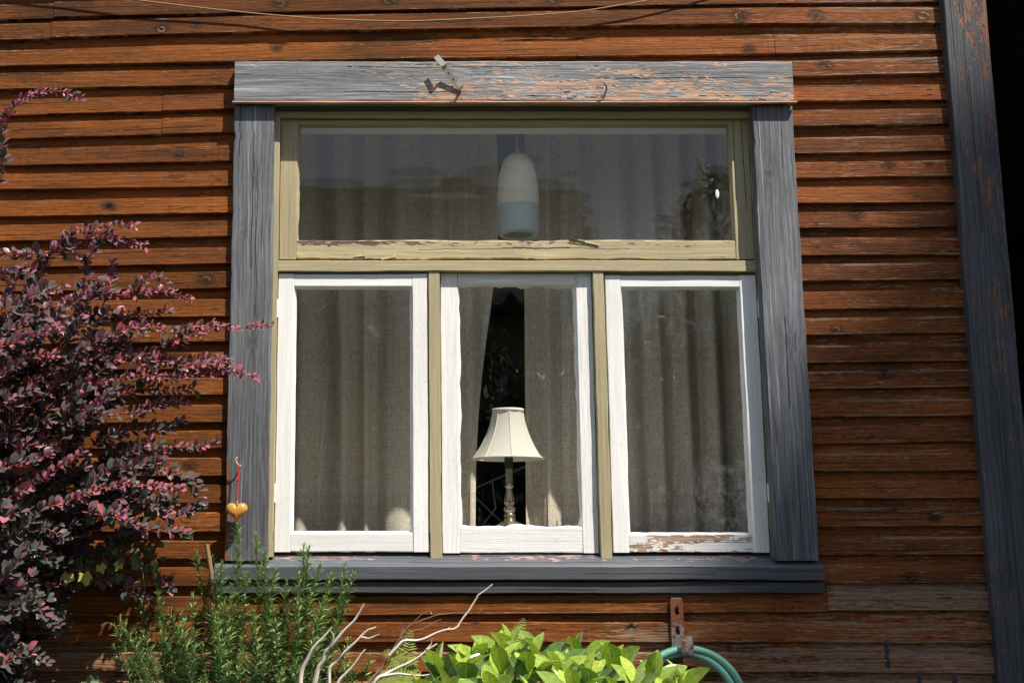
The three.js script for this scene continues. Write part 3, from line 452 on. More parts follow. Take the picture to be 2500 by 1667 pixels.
{ // rusty hanger and the coiled hose
  const t = thing('hose_hanger', 'rusty flat metal hose hanger screwed to boards under the sill', 'hanger', [0.986, 1.24, 0.02]);
  const sh = new THREE.Shape(); sh.moveTo(0.9655, 1.225); sh.lineTo(1.0085, 1.225); sh.lineTo(1.0085, 1.404); sh.lineTo(1.002, 1.410); sh.lineTo(0.972, 1.410); sh.lineTo(0.9655, 1.404);
  for (const y of [1.378, 1.312]) { const h = new THREE.Path(); h.absarc(0.9875, y, 0.0062, -0.6, Math.PI + 0.6, false); h.lineTo(0.9785, y - 0.014); h.absarc(0.9875, y - 0.016, 0.0075, Math.PI - 0.2, 2 * Math.PI + 0.2, false); sh.holes.push(h); }
  const g = new THREE.ExtrudeGeometry(sh, { depth: 0.003, bevelEnabled: true, bevelThickness: 0.0006, bevelSize: 0.0006, bevelSegments: 1 }).translate(0, 0, 0.0305), uv = g.attributes.uv; for (let i = 0; i < uv.count; i++) uv.setXY(i, (uv.getX(i) - 0.96) / 0.19, (uv.getY(i) - 1.22) / 0.19);
  part(t, 'back_plate', g, M.rust);
  part(t, 'top_lip', new THREE.BoxGeometry(0.036, 0.003, 0.016).rotateX(0.5).translate(0.987, 1.413, 0.026), M.rust);
  for (const y of [1.381, 1.315]) part(t, 'screw', join([new THREE.CylinderGeometry(0.0048, 0.0048, 0.004, 12).rotateX(Math.PI / 2).translate(0.9875, y, 0.037), new THREE.CylinderGeometry(0.002, 0.002, 0.03, 8).rotateX(Math.PI / 2).translate(0.9875, y, 0.022)]), M.black);
  const pr = [[-0.021, 0], [0.021, 0], [0.021, 0.003], [-0.021, 0.003]], ln = [[1.232, 0.034], [1.224, 0.05], [1.222, 0.085], [1.222, 0.118], [1.230, 0.130], [1.262, 0.133], [1.292, 0.128]];
  part(t, 'hook', sweep([[-0.0215, -0.0015], [0.0215, -0.0015], [0.0215, 0.0015], [-0.0215, 0.0015]], ln.length - 1, (s, a, b) => { const i = Math.round(s * (ln.length - 1)), q = ln[i], p0 = ln[Math.max(0, i - 1)], p1 = ln[Math.min(ln.length - 1, i + 1)], dy = p1[0] - p0[0], dz = p1[1] - p0[1], L = Math.hypot(dy, dz), tap = s === 1 ? 0.75 : 1; return [0.994 + a * tap, q[0] - b * dz / L, q[1] + b * dy / L, 0.2 + a * 5, s * 0.5]; }), M.rust);
  const loop = (R, z, dx, dy, sq, ph) => { const p = []; for (let i = 0; i < 40; i++) { const a = i / 40 * 6.28318; p.push(V(0.996 + dx + R * Math.cos(a), 1.232 + dy - R * sq * (1 - Math.sin(a)), z + 0.006 * Math.sin(a * 2 + ph))); } return new THREE.TubeGeometry(new THREE.CatmullRomCurve3(p, true), 120, 0.0122, 12, true); };
  const h = thing('garden_hose', 'coiled green garden hose looped over the rusty hanger', 'hose', [0.996, 0.85, 0.08]);
  part(h, 'coil', loop(0.195, 0.060, 0.012, 0.013, 1.05, 0), M.hoseDark, 'dull dark green outer loop');
  part(h, 'coil', loop(0.182, 0.084, 0.0, 0.001, 1.05, 1), M.hose); part(h, 'coil', loop(0.170, 0.105, -0.006, 0.001, 1.1, 2), M.hose); part(h, 'coil', loop(0.188, 0.107, 0.004, 0.016, 1.02, 3), M.hose);
}

// ---------- plants ----------
const SHOOTS = [
 [[[-1.395,2.559,0.3],[-1.362,2.756,0.309],[-1.329,2.971,0.317],[-1.296,3.053,0.326],[-1.244,3.097,0.334],[-1.175,3.118,0.343],[-1.102,3.11,0.351],[-1.054,3.087,0.36]],0.75],
 [[[-1.246,2.294,0.33],[-1.179,2.434,0.338],[-1.125,2.55,0.347],[-1.062,2.612,0.355],[-0.982,2.631,0.363],[-0.912,2.636,0.372],[-0.849,2.632,0.38]],0.65],
 [[[-1.124,2.549,0.35],[-1.05,2.565,0.352],[-0.983,2.601,0.355],[-0.904,2.591,0.357],[-0.817,2.573,0.36]],0.6],
 [[[-1.131,2.532,0.35],[-1.205,2.533,0.375],[-1.278,2.534,0.4]],0.5],
 [[[-1.032,2.381,0.34],[-1.01,2.437,0.327],[-1.017,2.52,0.313],[-0.998,2.576,0.3]],0.5],
 [[[-0.945,2.37,0.36],[-0.931,2.416,0.345],[-0.922,2.516,0.33]],0.45],
 [[[-1.185,2.288,0.4],[-1.117,2.344,0.391],[-1.044,2.377,0.383],[-0.97,2.41,0.374],[-0.895,2.402,0.366],[-0.82,2.408,0.357],[-0.743,2.421,0.349],[-0.667,2.397,0.34]],0.9],
 [[[-0.852,2.405,0.36],[-0.823,2.449,0.35],[-0.773,2.476,0.34],[-0.732,2.436,0.33]],0.6],
 [[[-1.006,2.227,0.36],[-0.915,2.267,0.365],[-0.783,2.301,0.37],[-0.708,2.275,0.375],[-0.632,2.291,0.38],[-0.554,2.296,0.385],[-0.502,2.287,0.39],[-0.44,2.291,0.395],[-0.384,2.299,0.4]],0.95],
 [[[-0.765,2.227,0.36],[-0.7,2.245,0.35],[-0.638,2.278,0.34],[-0.59,2.3,0.33]],0.8],
 [[[-0.937,2.173,0.36],[-0.864,2.195,0.354],[-0.789,2.206,0.348],[-0.686,2.181,0.342],[-0.611,2.198,0.336],[-0.533,2.193,0.33]],0.85],
 [[[-0.817,2.173,0.36],[-0.733,2.183,0.364],[-0.656,2.162,0.368],[-0.574,2.171,0.372],[-0.526,2.155,0.376],[-0.433,2.127,0.38]],0.9],
 [[[-1.165,2.005,0.42],[-1.096,2.034,0.411],[-1.001,2.09,0.403],[-0.903,2.111,0.394],[-0.804,2.134,0.386],[-0.704,2.124,0.377],[-0.613,2.138,0.369],[-0.539,2.148,0.36]],0.9],
 [[[-0.877,2.011,0.36],[-0.809,2.021,0.347],[-0.76,2.042,0.333],[-0.675,2.049,0.32]],0.6],
 [[[-0.822,1.84,0.34],[-0.781,1.858,0.33],[-0.707,1.906,0.32],[-0.633,1.906,0.31],[-0.573,1.922,0.3]],0.85],
 [[[-1.068,1.705,0.48],[-1.014,1.72,0.477],[-0.939,1.75,0.473],[-0.872,1.77,0.47],[-0.8,1.779,0.467],[-0.726,1.77,0.463],[-0.658,1.765,0.46]],0.95],
 [[[-1.177,1.736,0.5],[-1.141,1.754,0.496],[-1.086,1.788,0.492],[-1.04,1.822,0.488],[-1.003,1.847,0.484],[-0.961,1.876,0.48]],1],
 [[[-1.071,2.084,1.1],[-1.025,2.104,1.113],[-0.957,2.124,1.125],[-0.911,2.138,1.137],[-0.866,2.152,1.15]],1],
 [[[-1.246,2.125,0.55],[-1.208,2.135,0.55],[-1.133,2.157,0.55],[-1.088,2.174,0.55],[-1.04,2.174,0.55]],0.95],
 [[[-1.179,2.009,0.5],[-1.155,2.034,0.5],[-1.131,2.067,0.5],[-1.114,2.1,0.5]],0.95],
 [[[-1.097,2.05,0.48],[-1.067,2.076,0.473],[-1.026,2.117,0.467],[-0.998,2.154,0.46]],0.95],
 [[[-1.149,1.936,0.46],[-1.063,1.963,0.45],[-0.989,2.003,0.44],[-0.928,2.05,0.43]],0.75],
 [[[-1.122,2.232,0.33],[-1.047,2.316,0.323],[-0.968,2.345,0.315],[-0.847,2.346,0.307],[-0.74,2.362,0.3]],0.3],
 [[[-1.065,2.156,0.38],[-0.963,2.186,0.363],[-0.876,2.243,0.347],[-0.813,2.273,0.33]],0.4],
 [[[-1.003,2.027,0.34],[-0.9,2.069,0.33],[-0.809,2.097,0.32],[-0.716,2.091,0.31],[-0.65,2.099,0.3]],0.35],
 [[[-0.961,1.921,0.33],[-0.844,1.962,0.32],[-0.739,1.963,0.31],[-0.688,1.991,0.3]],0.2],
 [[[-0.909,1.813,0.36],[-0.807,1.84,0.35],[-0.702,1.827,0.34],[-0.623,1.775,0.33],[-0.61,1.716,0.32]],0.1],
 [[[-0.88,1.735,0.36],[-0.777,1.722,0.347],[-0.686,1.683,0.333],[-0.63,1.71,0.32]],0.15],
 [[[-0.973,1.695,0.4],[-0.872,1.676,0.385],[-0.783,1.644,0.37],[-0.694,1.637,0.355],[-0.646,1.624,0.34]],0.4],
 [[[-0.896,1.667,0.5],[-0.871,1.686,0.5],[-0.834,1.692,0.5],[-0.801,1.67,0.5]],0.9],
 [[[-1.196,1.617,0.5],[-1.123,1.63,0.493],[-1.063,1.642,0.487],[-1.013,1.617,0.48]],0.15],
 [[[-1.152,1.506,0.5],[-1.112,1.42,0.493],[-1.063,1.383,0.487],[-1.013,1.346,0.48]],0.2],
 [[[-1.192,1.387,0.55],[-1.124,1.398,0.533],[-1.068,1.409,0.517],[-1.02,1.347,0.5]],0.15],
 [[[-1.183,1.22,0.55],[-1.129,1.254,0.533],[-1.086,1.276,0.517],[-1.039,1.239,0.5]],0.2],
 [[[-1.196,1.459,0.55],[-1.143,1.519,0.533],[-1.113,1.568,0.517],[-1.081,1.58,0.5]],0.1],
 [[[-0.868,1.46,0.25],[-0.832,1.433,0.225],[-0.789,1.412,0.2]],0.6],
 [[[-0.962,1.473,0.25],[-0.926,1.483,0.22]],0.5],
 [[[-0.766,1.446,0.22],[-0.742,1.466,0.21],[-0.727,1.445,0.2]],0.6],
 [[[-1.261,2.338,0.42],[-1.231,2.392,0.42],[-1.226,2.433,0.42]],0.7],
 [[[-1.293,2.433,0.42],[-1.229,2.474,0.42],[-1.175,2.461,0.42]],0.4],
 [[[-1.237,1.907,0.5],[-1.166,1.908,0.483],[-1.093,1.897,0.467],[-1.008,1.911,0.45]],0.5],
 [[[-1.226,1.817,0.52],[-1.129,1.843,0.51],[-1.057,1.869,0.5]],0.3],
 [[[-1.339,2.775,0.34],[-1.31,2.862,0.34],[-1.318,2.963,0.34]],0.35],
];
const SPRIGS = [[-0.654,1.57,0.12],[-0.608,1.571,0.15],[-0.555,1.536,0.2],[-0.51,1.662,0.16],[-0.448,1.627,0.15],[-0.42,1.575,0.13],[-0.377,1.514,0.2],[-0.288,1.59,0.14],[-0.272,1.585,0.12],[-0.231,1.528,0.16],[-0.191,1.502,0.14],[-0.149,1.522,0.12],[-0.122,1.496,0.1],[-0.833,1.409,0.12],[-0.786,1.455,0.1],[-0.732,1.379,0.14],[-0.514,1.46,0.24],[-0.362,1.334,0.3],[-0.326,1.406,0.2],[-0.472,1.499,0.22],[-0.34,1.471,0.18],[-0.298,1.498,0.2],[-0.645,1.433,0.22],[-0.686,1.327,0.2],[-0.565,1.398,0.3],[-0.433,1.385,0.3],[-0.257,1.432,0.2],[-0.204,1.431,0.17],[-0.158,1.43,0.14],[-0.821,1.247,0.18],[-0.761,1.289,0.22],[-0.621,1.27,0.3],[-0.534,1.297,0.32],[-0.471,1.295,0.3],[-0.388,1.248,0.34],[-0.301,1.295,0.3],[-0.228,1.341,0.22],[-0.176,1.339,0.18],[-0.577,1.2,0.36],[-0.678,1.219,0.3],[-0.332,1.202,0.38],[-0.274,1.232,0.3],[-0.501,1.225,0.36],[-0.778,1.176,0.25],[-0.444,1.232,0.3],[-0.06,1.235,0.2]];
const TWIGS = [
 [[[-0.273,1.158,0.42],[-0.266,1.216,0.425],[-0.237,1.272,0.43],[-0.205,1.31,0.435],[-0.176,1.343,0.44]],0.006],
 [[[-0.233,1.158,0.42],[-0.218,1.22,0.428],[-0.194,1.268,0.436],[-0.16,1.305,0.444],[-0.112,1.358,0.452],[-0.078,1.415,0.46]],0.0065],
 [[[-0.194,1.268,0.44],[-0.17,1.307,0.45],[-0.181,1.332,0.46]],0.003],
 [[[-0.185,1.143,0.4],[-0.185,1.217,0.4],[-0.151,1.25,0.4],[-0.103,1.298,0.4],[-0.065,1.33,0.4],[-0.04,1.34,0.4]],0.0055],
 [[[-0.089,1.308,0.4],[-0.064,1.306,0.405],[-0.031,1.319,0.41]],0.003],
 [[[-0.162,1.137,0.45],[-0.154,1.181,0.45],[-0.117,1.218,0.45],[-0.097,1.246,0.45],[-0.073,1.278,0.45]],0.005],
 [[[-0.091,1.131,0.3],[-0.066,1.159,0.296],[-0.026,1.202,0.292],[0.014,1.264,0.288],[0.034,1.298,0.284],[0.045,1.332,0.28]],0.0045],
 [[[-0.064,1.136,0.34],[-0.036,1.178,0.34],[0.014,1.202,0.34],[0.063,1.226,0.34],[0.112,1.259,0.34],[0.153,1.283,0.34]],0.006],
 [[[0.112,1.259,0.34],[0.132,1.283,0.34],[0.137,1.302,0.34]],0.003],
 [[[0.0,1.245,0.3],[0.045,1.29,0.296],[0.084,1.29,0.291],[0.13,1.303,0.287],[0.186,1.322,0.282],[0.221,1.332,0.278],[0.242,1.361,0.273],[0.273,1.405,0.269],[0.288,1.43,0.264],[0.336,1.465,0.26]],0.0042],
 [[[0.034,1.298,0.28],[0.054,1.321,0.27],[0.106,1.35,0.26],[0.157,1.369,0.25],[0.219,1.374,0.24],[0.275,1.373,0.23],[0.307,1.383,0.22]],0.002],
 [[[0.045,1.313,0.28],[0.073,1.338,0.27],[0.106,1.37,0.26],[0.126,1.382,0.25]],0.0016],
 [[[0.034,1.294,0.28],[0.079,1.319,0.27],[0.132,1.337,0.26],[0.169,1.354,0.25]],0.0018],
 [[[0.186,1.322,0.28],[0.198,1.332,0.27]],0.0015],
 [[[-0.031,1.185,0.36],[0.028,1.194,0.36],[0.103,1.189,0.36],[0.167,1.2,0.36]],0.004],
 [[[0.14,1.369,0.25],[0.136,1.382,0.25]],0.0014],
];
const ROSETTES = [[0.149,1.227,0.62],[0.213,1.22,0.66],[0.262,1.25,0.55],[0.327,1.229,0.64],[0.402,1.22,0.66],[0.359,1.275,0.5],[0.437,1.265,0.52],[0.493,1.224,0.64],[0.566,1.253,0.52],[0.575,1.211,0.68],[0.665,1.235,0.58],[0.704,1.188,0.68],[0.78,1.19,0.6],[0.87,1.173,0.55],[0.517,1.174,0.75],[0.287,1.174,0.75],[0.161,1.163,0.75],[0.396,1.158,0.8],[0.648,1.156,0.78],[0.803,1.145,0.7],[0.094,1.163,0.66]];
const FRONDS = [[[0.354,1.171,0.2],[0.387,1.234,0.187],[0.422,1.299,0.173],[0.45,1.353,0.16]],[[0.046,1.121,0.22],[0.053,1.198,0.213],[0.064,1.262,0.207],[0.071,1.32,0.2]],[[0.078,1.129,0.28],[0.033,1.167,0.287],[-0.026,1.174,0.293],[-0.072,1.159,0.3]],[[0.053,1.162,0.24],[0.033,1.214,0.247],[0.007,1.24,0.253],[-0.02,1.251,0.26]]];
// a leaf blade: length 1 along +y, folded along its midrib, tip bent back; widths along the blade
function blade(widths, fold = 0.25, bend = 0.25) {
  const n = widths.length - 1, pos = [], idx = [], uv = [];
  for (let i = 0; i <= n; i++) { const s = i / n, w = widths[i], z = -bend * s * s; pos.push(-w, s, z + fold * w, 0, s, z, w, s, z + fold * w); uv.push(0, s, 0.5, s, 1, s); if (i < n) { const a = 3 * i; idx.push(a, a + 1, a + 4, a, a + 4, a + 3, a + 1, a + 2, a + 5, a + 1, a + 5, a + 4); } }
  const g = new THREE.BufferGeometry(); g.setAttribute('position', new THREE.Float32BufferAttribute(pos, 3)); g.setAttribute('uv', new THREE.Float32BufferAttribute(uv, 2)); g.setIndex(idx); g.computeVertexNormals(); return g;
}
// collects many transformed copies of small blades into one geometry with a colour for each
class Bunch {
  constructor() { this.p = []; this.n = []; this.c = []; this.i = []; }
  add(g, m, color) {
    const at = this.p.length / 3, P = g.attributes.position, N = g.attributes.normal, v = V(), nm = new THREE.Matrix3().getNormalMatrix(m);
    for (let k = 0; k < P.count; k++) { v.fromBufferAttribute(P, k).applyMatrix4(m); this.p.push(v.x, v.y, v.z); v.fromBufferAttribute(N, k).applyMatrix3(nm).normalize(); this.n.push(v.x, v.y, v.z); this.c.push(color.r, color.g, color.b); }
    const I = g.index.array; for (let k = 0; k < I.length; k++) this.i.push(I[k] + at);
  }
  build() { const g = new THREE.BufferGeometry(); g.setAttribute('position', new THREE.Float32BufferAttribute(this.p, 3)); g.setAttribute('normal', new THREE.Float32BufferAttribute(this.n, 3)); g.setAttribute('color', new THREE.Float32BufferAttribute(this.c, 3)); g.setIndex(this.i); return g; }
}
const aim = (pos, dir, face, len, wid = len) => { // matrix that lays a blade from pos along dir with its upper side towards face
  const y = dir.clone().normalize(), x = y.clone().cross(face); if (x.lengthSq() < 1e-6) x.set(1, 0, 0); x.normalize(); const z = x.clone().cross(y);
  return new THREE.Matrix4().makeBasis(x.multiplyScalar(wid), y.multiplyScalar(len), z.multiplyScalar(len)).setPosition(pos);
};
const leafM = (o = {}) => new THREE.MeshPhysicalMaterial({ roughness: 0.95, transmission: 0.24, thickness: 0, clearcoat: 0.35, clearcoatRoughness: 0.3, side: THREE.DoubleSide, ...o });
const GREEN_LEAF = leafM({ vertexColors: true });

{ // ---- barberry ----
  const q = rng(4242), t = thing('barberry_shrub', 'purple leaved barberry shrub with pink shoots in front of the boards', 'shrub', [-1.35, 0.02, 0.4]);
  const shapes = [blade([0.04, 0.09, 0.2, 0.29, 0.24, 0.03], 0.22, 0.12), blade([0.04, 0.1, 0.24, 0.33, 0.27, 0.05], 0.3, 0.25), blade([0.03, 0.08, 0.17, 0.25, 0.2, 0.02], 0.15, -0.1)];
  const tones = [[[0.075, 0.038, 0.048], [0.10, 0.045, 0.060], [0.06, 0.042, 0.048], [0.14, 0.055, 0.075]], [[0.29, 0.075, 0.105], [0.34, 0.10, 0.135], [0.23, 0.07, 0.095], [0.38, 0.085, 0.10]], [[0.055, 0.062, 0.040], [0.048, 0.056, 0.046], [0.07, 0.072, 0.045]]].map((l) => l.map((c) => new THREE.Color().setRGB(...c)));
  const mats = tones.map((l) => l.map((c) => leafM({ color: c })));
  const leaves = [], stems = [];
  const pick = (pink, y) => { const a = q(), gr = 0.22 + 0.45 * sst(2.0, 1.5, y); return a < pink ? 1 : a < pink + (1 - pink) * (1 - gr) ? 0 : 2; };
  function shoot(pts, pink, size, step, r0) {
    const cv = new THREE.CatmullRomCurve3(pts.map((p) => V(...p))), L = cv.getLength(), n = Math.max(3, Math.round(L / step / 1.35));
    stems.push(tube(pts, r0, Math.max(6, n), 5, 0.45));
    for (let i = 1; i <= n; i++) {
      const s = i / n, c = cv.getPointAt(Math.min(1, s)), tg = cv.getTangentAt(Math.min(1, s)), k = 3 + Math.floor(q() * 4), sz = 1.36 * size * (1.05 - 0.40 * s) * (0.75 + 0.5 * q());
      const out = V(q() - 0.5, q() * 0.9 + 0.1, q() * 0.8 + 0.1).normalize();
      for (let j = 0; j < k; j++) {
        const a = j / k * 6.283 + q() * 0.9, e1 = tg.clone().cross(V(0, 0, 1)).normalize(), e2 = tg.clone().cross(e1).normalize();
        const d = e1.multiplyScalar(Math.cos(a)).addScaledVector(e2, Math.sin(a)).multiplyScalar(0.75 + 0.3 * q()).addScaledVector(tg, 0.35 + 0.5 * s).addScaledVector(out, 0.55).normalize();
        leaves.push({ p: c.clone(), d, f: V(q() - 0.5, 0.7 + q(), 0.5 + q() * 0.8).normalize(), s: sz * (0.7 + 0.5 * q()), tone: pick(pink * (0.45 + 0.7 * s), c.y), v: Math.floor(q() * 12), front: 1 });
      }
    }
  }
  for (const [pts, pink] of SHOOTS) shoot(pts, pink * 0.80, 0.025 + 0.008 * (1 - pink), 0.0125, 0.0028);
  // the body of the shrub: side shoots that fill its outline; right edge of the mass at each height
  const edge = [[2.66, -1.22], [2.55, -1.08], [2.45, -0.95], [2.35, -0.88], [2.25, -0.86], [2.1, -0.84], [2.0, -0.80], [1.9, -0.76], [1.8, -0.72], [1.72, -0.70], [1.66, -0.74], [1.58, -0.90], [1.5, -1.05], [1.42, -1.18], [1.3, -1.2], [1.1, -1.2], [0.9, -1.15]];
  const lim = (y) => { for (let i = 0; i + 1 < edge.length; i++) if (y <= edge[i][0] && y >= edge[i + 1][0]) return mix(edge[i][1], edge[i + 1][1], (edge[i][0] - y) / (edge[i][0] - edge[i + 1][0])); return -1.25; };
  for (let i = 0; i < 340; i++) {
    const y = 0.95 + 1.42 * Math.pow(q(), 0.95), xr = lim(y) - 0.05, x = xr - Math.pow(q(), 1.0) * (0.62 + 0.15 * (y < 1.6)), z = mix(0.10, 0.36, sst(1.5, 2.2, y)) + 0.26 * q() - 0.10 * sst(-1.15, -0.8, x), a = (q() - 0.35) * 1.5, L = 0.08 + 0.12 * q();
    shoot([[x - L * Math.cos(a) * 0.6, y - L * 0.35 - L * Math.sin(a) * 0.4, z - 0.03], [x, y, z], [x + L * 0.5 * Math.cos(a), y + L * 0.4 * Math.sin(a) + 0.02, z + 0.03 * (q() - 0.3)]], y > 1.9 ? 0.12 : 0.04, 0.032, 0.017, 0.0018);
  }
  for (let i = 0; i < 170; i++) { // the low skirt at the left edge
    const y = 0.85 + 0.85 * q(), x = -1.04 - 0.05 * q() - 0.45 * q() - 0.10 * sst(1.45, 1.2, y), z = 0.12 + 0.42 * q(), a = (q() - 0.5) * 2, L = 0.10 + 0.12 * q();
    shoot([[x - L * 0.6, y - L * 0.3, z - 0.04], [x, y, z], [x + L * 0.5 * Math.cos(a), y + L * 0.4 * Math.sin(a), z + 0.05 * (q() - 0.3)]], 0.05, 0.034, 0.019, 0.0018);
  }
  const wood = []; for (let i = 0; i < 11; i++) { const x = -1.55 + 0.4 * q(), y = 1.5 + 1.0 * q(); wood.push(tube([[-1.4 + 0.16 * (q() - 0.5), 0.03, 0.35 + 0.2 * q()], [mix(-1.4, x, 0.4) - 0.05, 0.6 + 0.2 * q(), 0.36], [mix(-1.4, x, 0.8), y * 0.72, 0.34], [x, y, 0.34]], 0.0055, 14, 6, 0.3)); }
  part(t, 'branches', join(wood), plain(64, 42, 38, 0.8));
  part(t, 'shoots', join(stems), plain(140, 44, 46, 0.6)).userData.kind = 'stuff';
  const rank = leaves.map((l, i) => [i, l.s * (1 + 0.5 * l.p.z) * (l.tone === 1 ? 1.15 : 1) * (l.p.x > -1.32 && l.p.y > 1.15 && l.front ? 1 : 0.1)]).sort((a, b) => b[1] - a[1]), big = new Set(rank.slice(0, 300).map((r) => r[0])), rest = new Bunch(), b = bases.get(t);
  leaves.forEach((l, i) => {
    const m = aim(l.p, l.d, l.f, l.s), tl = tones[l.tone], c = tl[l.v % tl.length];
    if (big.has(i)) { const o = new THREE.Mesh(shapes[l.v % 3], mats[l.tone][l.v % tl.length]); o.name = 'leaf'; o.castShadow = o.receiveShadow = true; m.setPosition(l.p.x - b.x, l.p.y - b.y, l.p.z - b.z); m.decompose(o.position, o.quaternion, o.scale); t.add(o); }
    else rest.add(shapes[l.v % 3], m, c);
  });
  part(t, 'small_leaves', rest.build(), GREEN_LEAF).userData.kind = 'stuff';
  console.log('barberry leaves', leaves.length);
}
{ // ---- rosemary ----
  const q = rng(77), t = thing('rosemary_bush', 'green rosemary bush with upright needle sprigs below the left casing', 'shrub', [-0.45, 0.02, 0.22]), needle = blade([0.06, 0.085, 0.075, 0.012], 0.35, 0.18);
  const rosM = leafM({ vertexColors: true, transmission: 0.12, clearcoat: 0.3 });
  const wood = plain(104, 84, 62, 0.9); let count = 0;
  const sprig = (tip, root, dens) => {
    const L = V(...tip).distanceTo(V(...root)), bow = (q() - 0.5) * 0.1, pts = [root, [mix(root[0], tip[0], 0.35) + bow, mix(root[1], tip[1], 0.4), mix(root[2], tip[2], 0.4) + 0.02], [mix(root[0], tip[0], 0.75) + bow * 0.5, mix(root[1], tip[1], 0.75), mix(root[2], tip[2], 0.8)], tip], cv = new THREE.CatmullRomCurve3(pts.map((p) => V(...p))), B = new Bunch();
    const yMin = 0.92, n = Math.round(L / 0.0050);
    for (let i = 0; i < n; i++) {
      const s = 1 - i / n, c = cv.getPointAt(s); if (c.y < yMin) break; const d0 = (1 - s) * L; if (q() > dens * (d0 < 0.25 ? 1 : 0.62)) continue;
      const tg = cv.getTangentAt(s), e1 = tg.clone().cross(V(0.3, 0.1, 1)).normalize(), e2 = tg.clone().cross(e1).normalize(), a0 = i * 2.4 + q() * 0.8;
      for (let j = 0; j < 3; j++) {
        const a = a0 + j * 2.09, open = 0.35 + 0.75 * sst(0, 0.10, d0) + 0.3 * (q() - 0.3), d = e1.clone().multiplyScalar(Math.cos(a) * open).addScaledVector(e2, Math.sin(a) * open).add(tg.clone().multiplyScalar(0.75)).normalize(), len = (0.015 + 0.019 * sst(0, 0.06, d0)) * (0.7 + 0.6 * q());
        const k = q(), tipC = sst(0.07, 0.0, d0), col = new THREE.Color().setRGB(mix(0.13 + 0.10 * k, 0.25, 0.6 * tipC), mix(0.22 + 0.13 * k, 0.36, 0.6 * tipC), mix(0.065 + 0.05 * k, 0.07, tipC));
        B.add(needle, aim(c, d, tg, len, len * 0.95), col); count++;
      }
    }
    if (B.i.length < 4000) return;
    const sp = part(t, 'sprig', B.build(), rosM); part(sp, 'stem', tube(pts, 0.0022, 20, 5, 0.5), wood);
  };
  for (const [x, y, z] of SPRIGS) { sprig([x, y, z], [mix(x, -0.45, 0.55) + 0.06 * (q() - 0.5), Math.max(0.5, y - 0.75 - 0.2 * q()), mix(z, 0.22, 0.5)], 0.86); }
  for (let i = 0; i < 60; i++) { const x = -0.88 + 0.78 * q(), y = 1.12 + 0.30 * q(), z = 0.12 + 0.26 * q(); sprig([x, y, z], [mix(x, -0.45, 0.45), y - 0.5, mix(z, 0.22, 0.4)], 0.7); }
  const trunk = []; for (let i = 0; i < 9; i++) trunk.push(tube([[-0.45 + 0.08 * (q() - 0.5), 0.03, 0.22 + 0.06 * (q() - 0.5)], [-0.5 + 0.3 * (q() - 0.5), 0.35, 0.22], [-0.45 + 0.7 * (q() - 0.5), 0.9, 0.18 + 0.16 * q()]], 0.009, 10, 6, 0.4));
  part(t, 'woody_stems', join(trunk), wood); console.log('needles', count);
}
{ // ---- bare dead branches ----
  const q = rng(31), t = thing('dead_shrub', 'bleached bare dead branches sticking up under the window', 'shrub', [0.0, 0.02, 0.4]);
  const grey = mat(paint(32, 256, (u, v, o) => { const k = 0.75 + 0.35 * noise(u * 9, v * 40); o[0] = 220 * k; o[1] = 208 * k; o[2] = 196 * k; o[3] = noise(u * 14, v * 60); }), 0.85, 0.001), brown = plain(112, 92, 80, 0.85);
  TWIGS.forEach(([pts, r], i) => { const p = pts.map(([x, y, z], k) => [x + 0.003 * (q() - 0.5), y + 0.003 * (q() - 0.5), z + 0.006 * (q() - 0.5)]); const kinky = []; for (let k = 0; k < p.length; k++) { kinky.push(p[k]); if (k + 1 < p.length) kinky.push([mix(p[k][0], p[k + 1][0], 0.5) + 0.006 * (q() - 0.5), mix(p[k][1], p[k + 1][1], 0.5) + 0.006 * (q() - 0.5), mix(p[k][2], p[k + 1][2], 0.5)]); } part(t, 'branch', tube(kinky, r * 1.3, 8 * pts.length, 7, 0.35), i === 6 || i === 10 || i === 11 || i === 12 ? brown : grey); });
  for (const [a, b] of [[[-0.27, 1.14, 0.42], [-0.1, 0.03, 0.4]], [[-0.225, 1.14, 0.42], [-0.05, 0.03, 0.42]], [[-0.17, 1.11, 0.4], [0, 0.03, 0.38]], [[-0.155, 1.11, 0.45], [0, 0.03, 0.42]], [[-0.085, 1.125, 0.3], [0.02, 0.03, 0.36]], [[-0.06, 1.12, 0.34], [0.05, 0.03, 0.4]]]) part(t, 'branch', tube([b, [mix(a[0], b[0], 0.5) + 0.03, 0.6, mix(a[2], b[2], 0.5)], a], 0.009, 12, 7, 0.7), grey);
}
single('wooden_stake', tube([[-0.50, 0.02, 0.2], [-0.528, 1.029, 0.2], [-0.541, 1.148, 0.193], [-0.57, 1.365, 0.185], [-0.591, 1.498, 0.178], [-0.611, 1.594, 0.17]], 0.0085, 40, 9, 0.9), mat(paint(32, 512, (u, v, o) => { const k = 0.7 + 0.45 * noise(u * 6, v * 60); o[0] = 150 * k; o[1] = 112 * k; o[2] = 86 * k; o[3] = noise(u * 9, v * 80); }), 0.85, 0.001), 'thin brown wooden stake standing in the rosemary', 'stake');

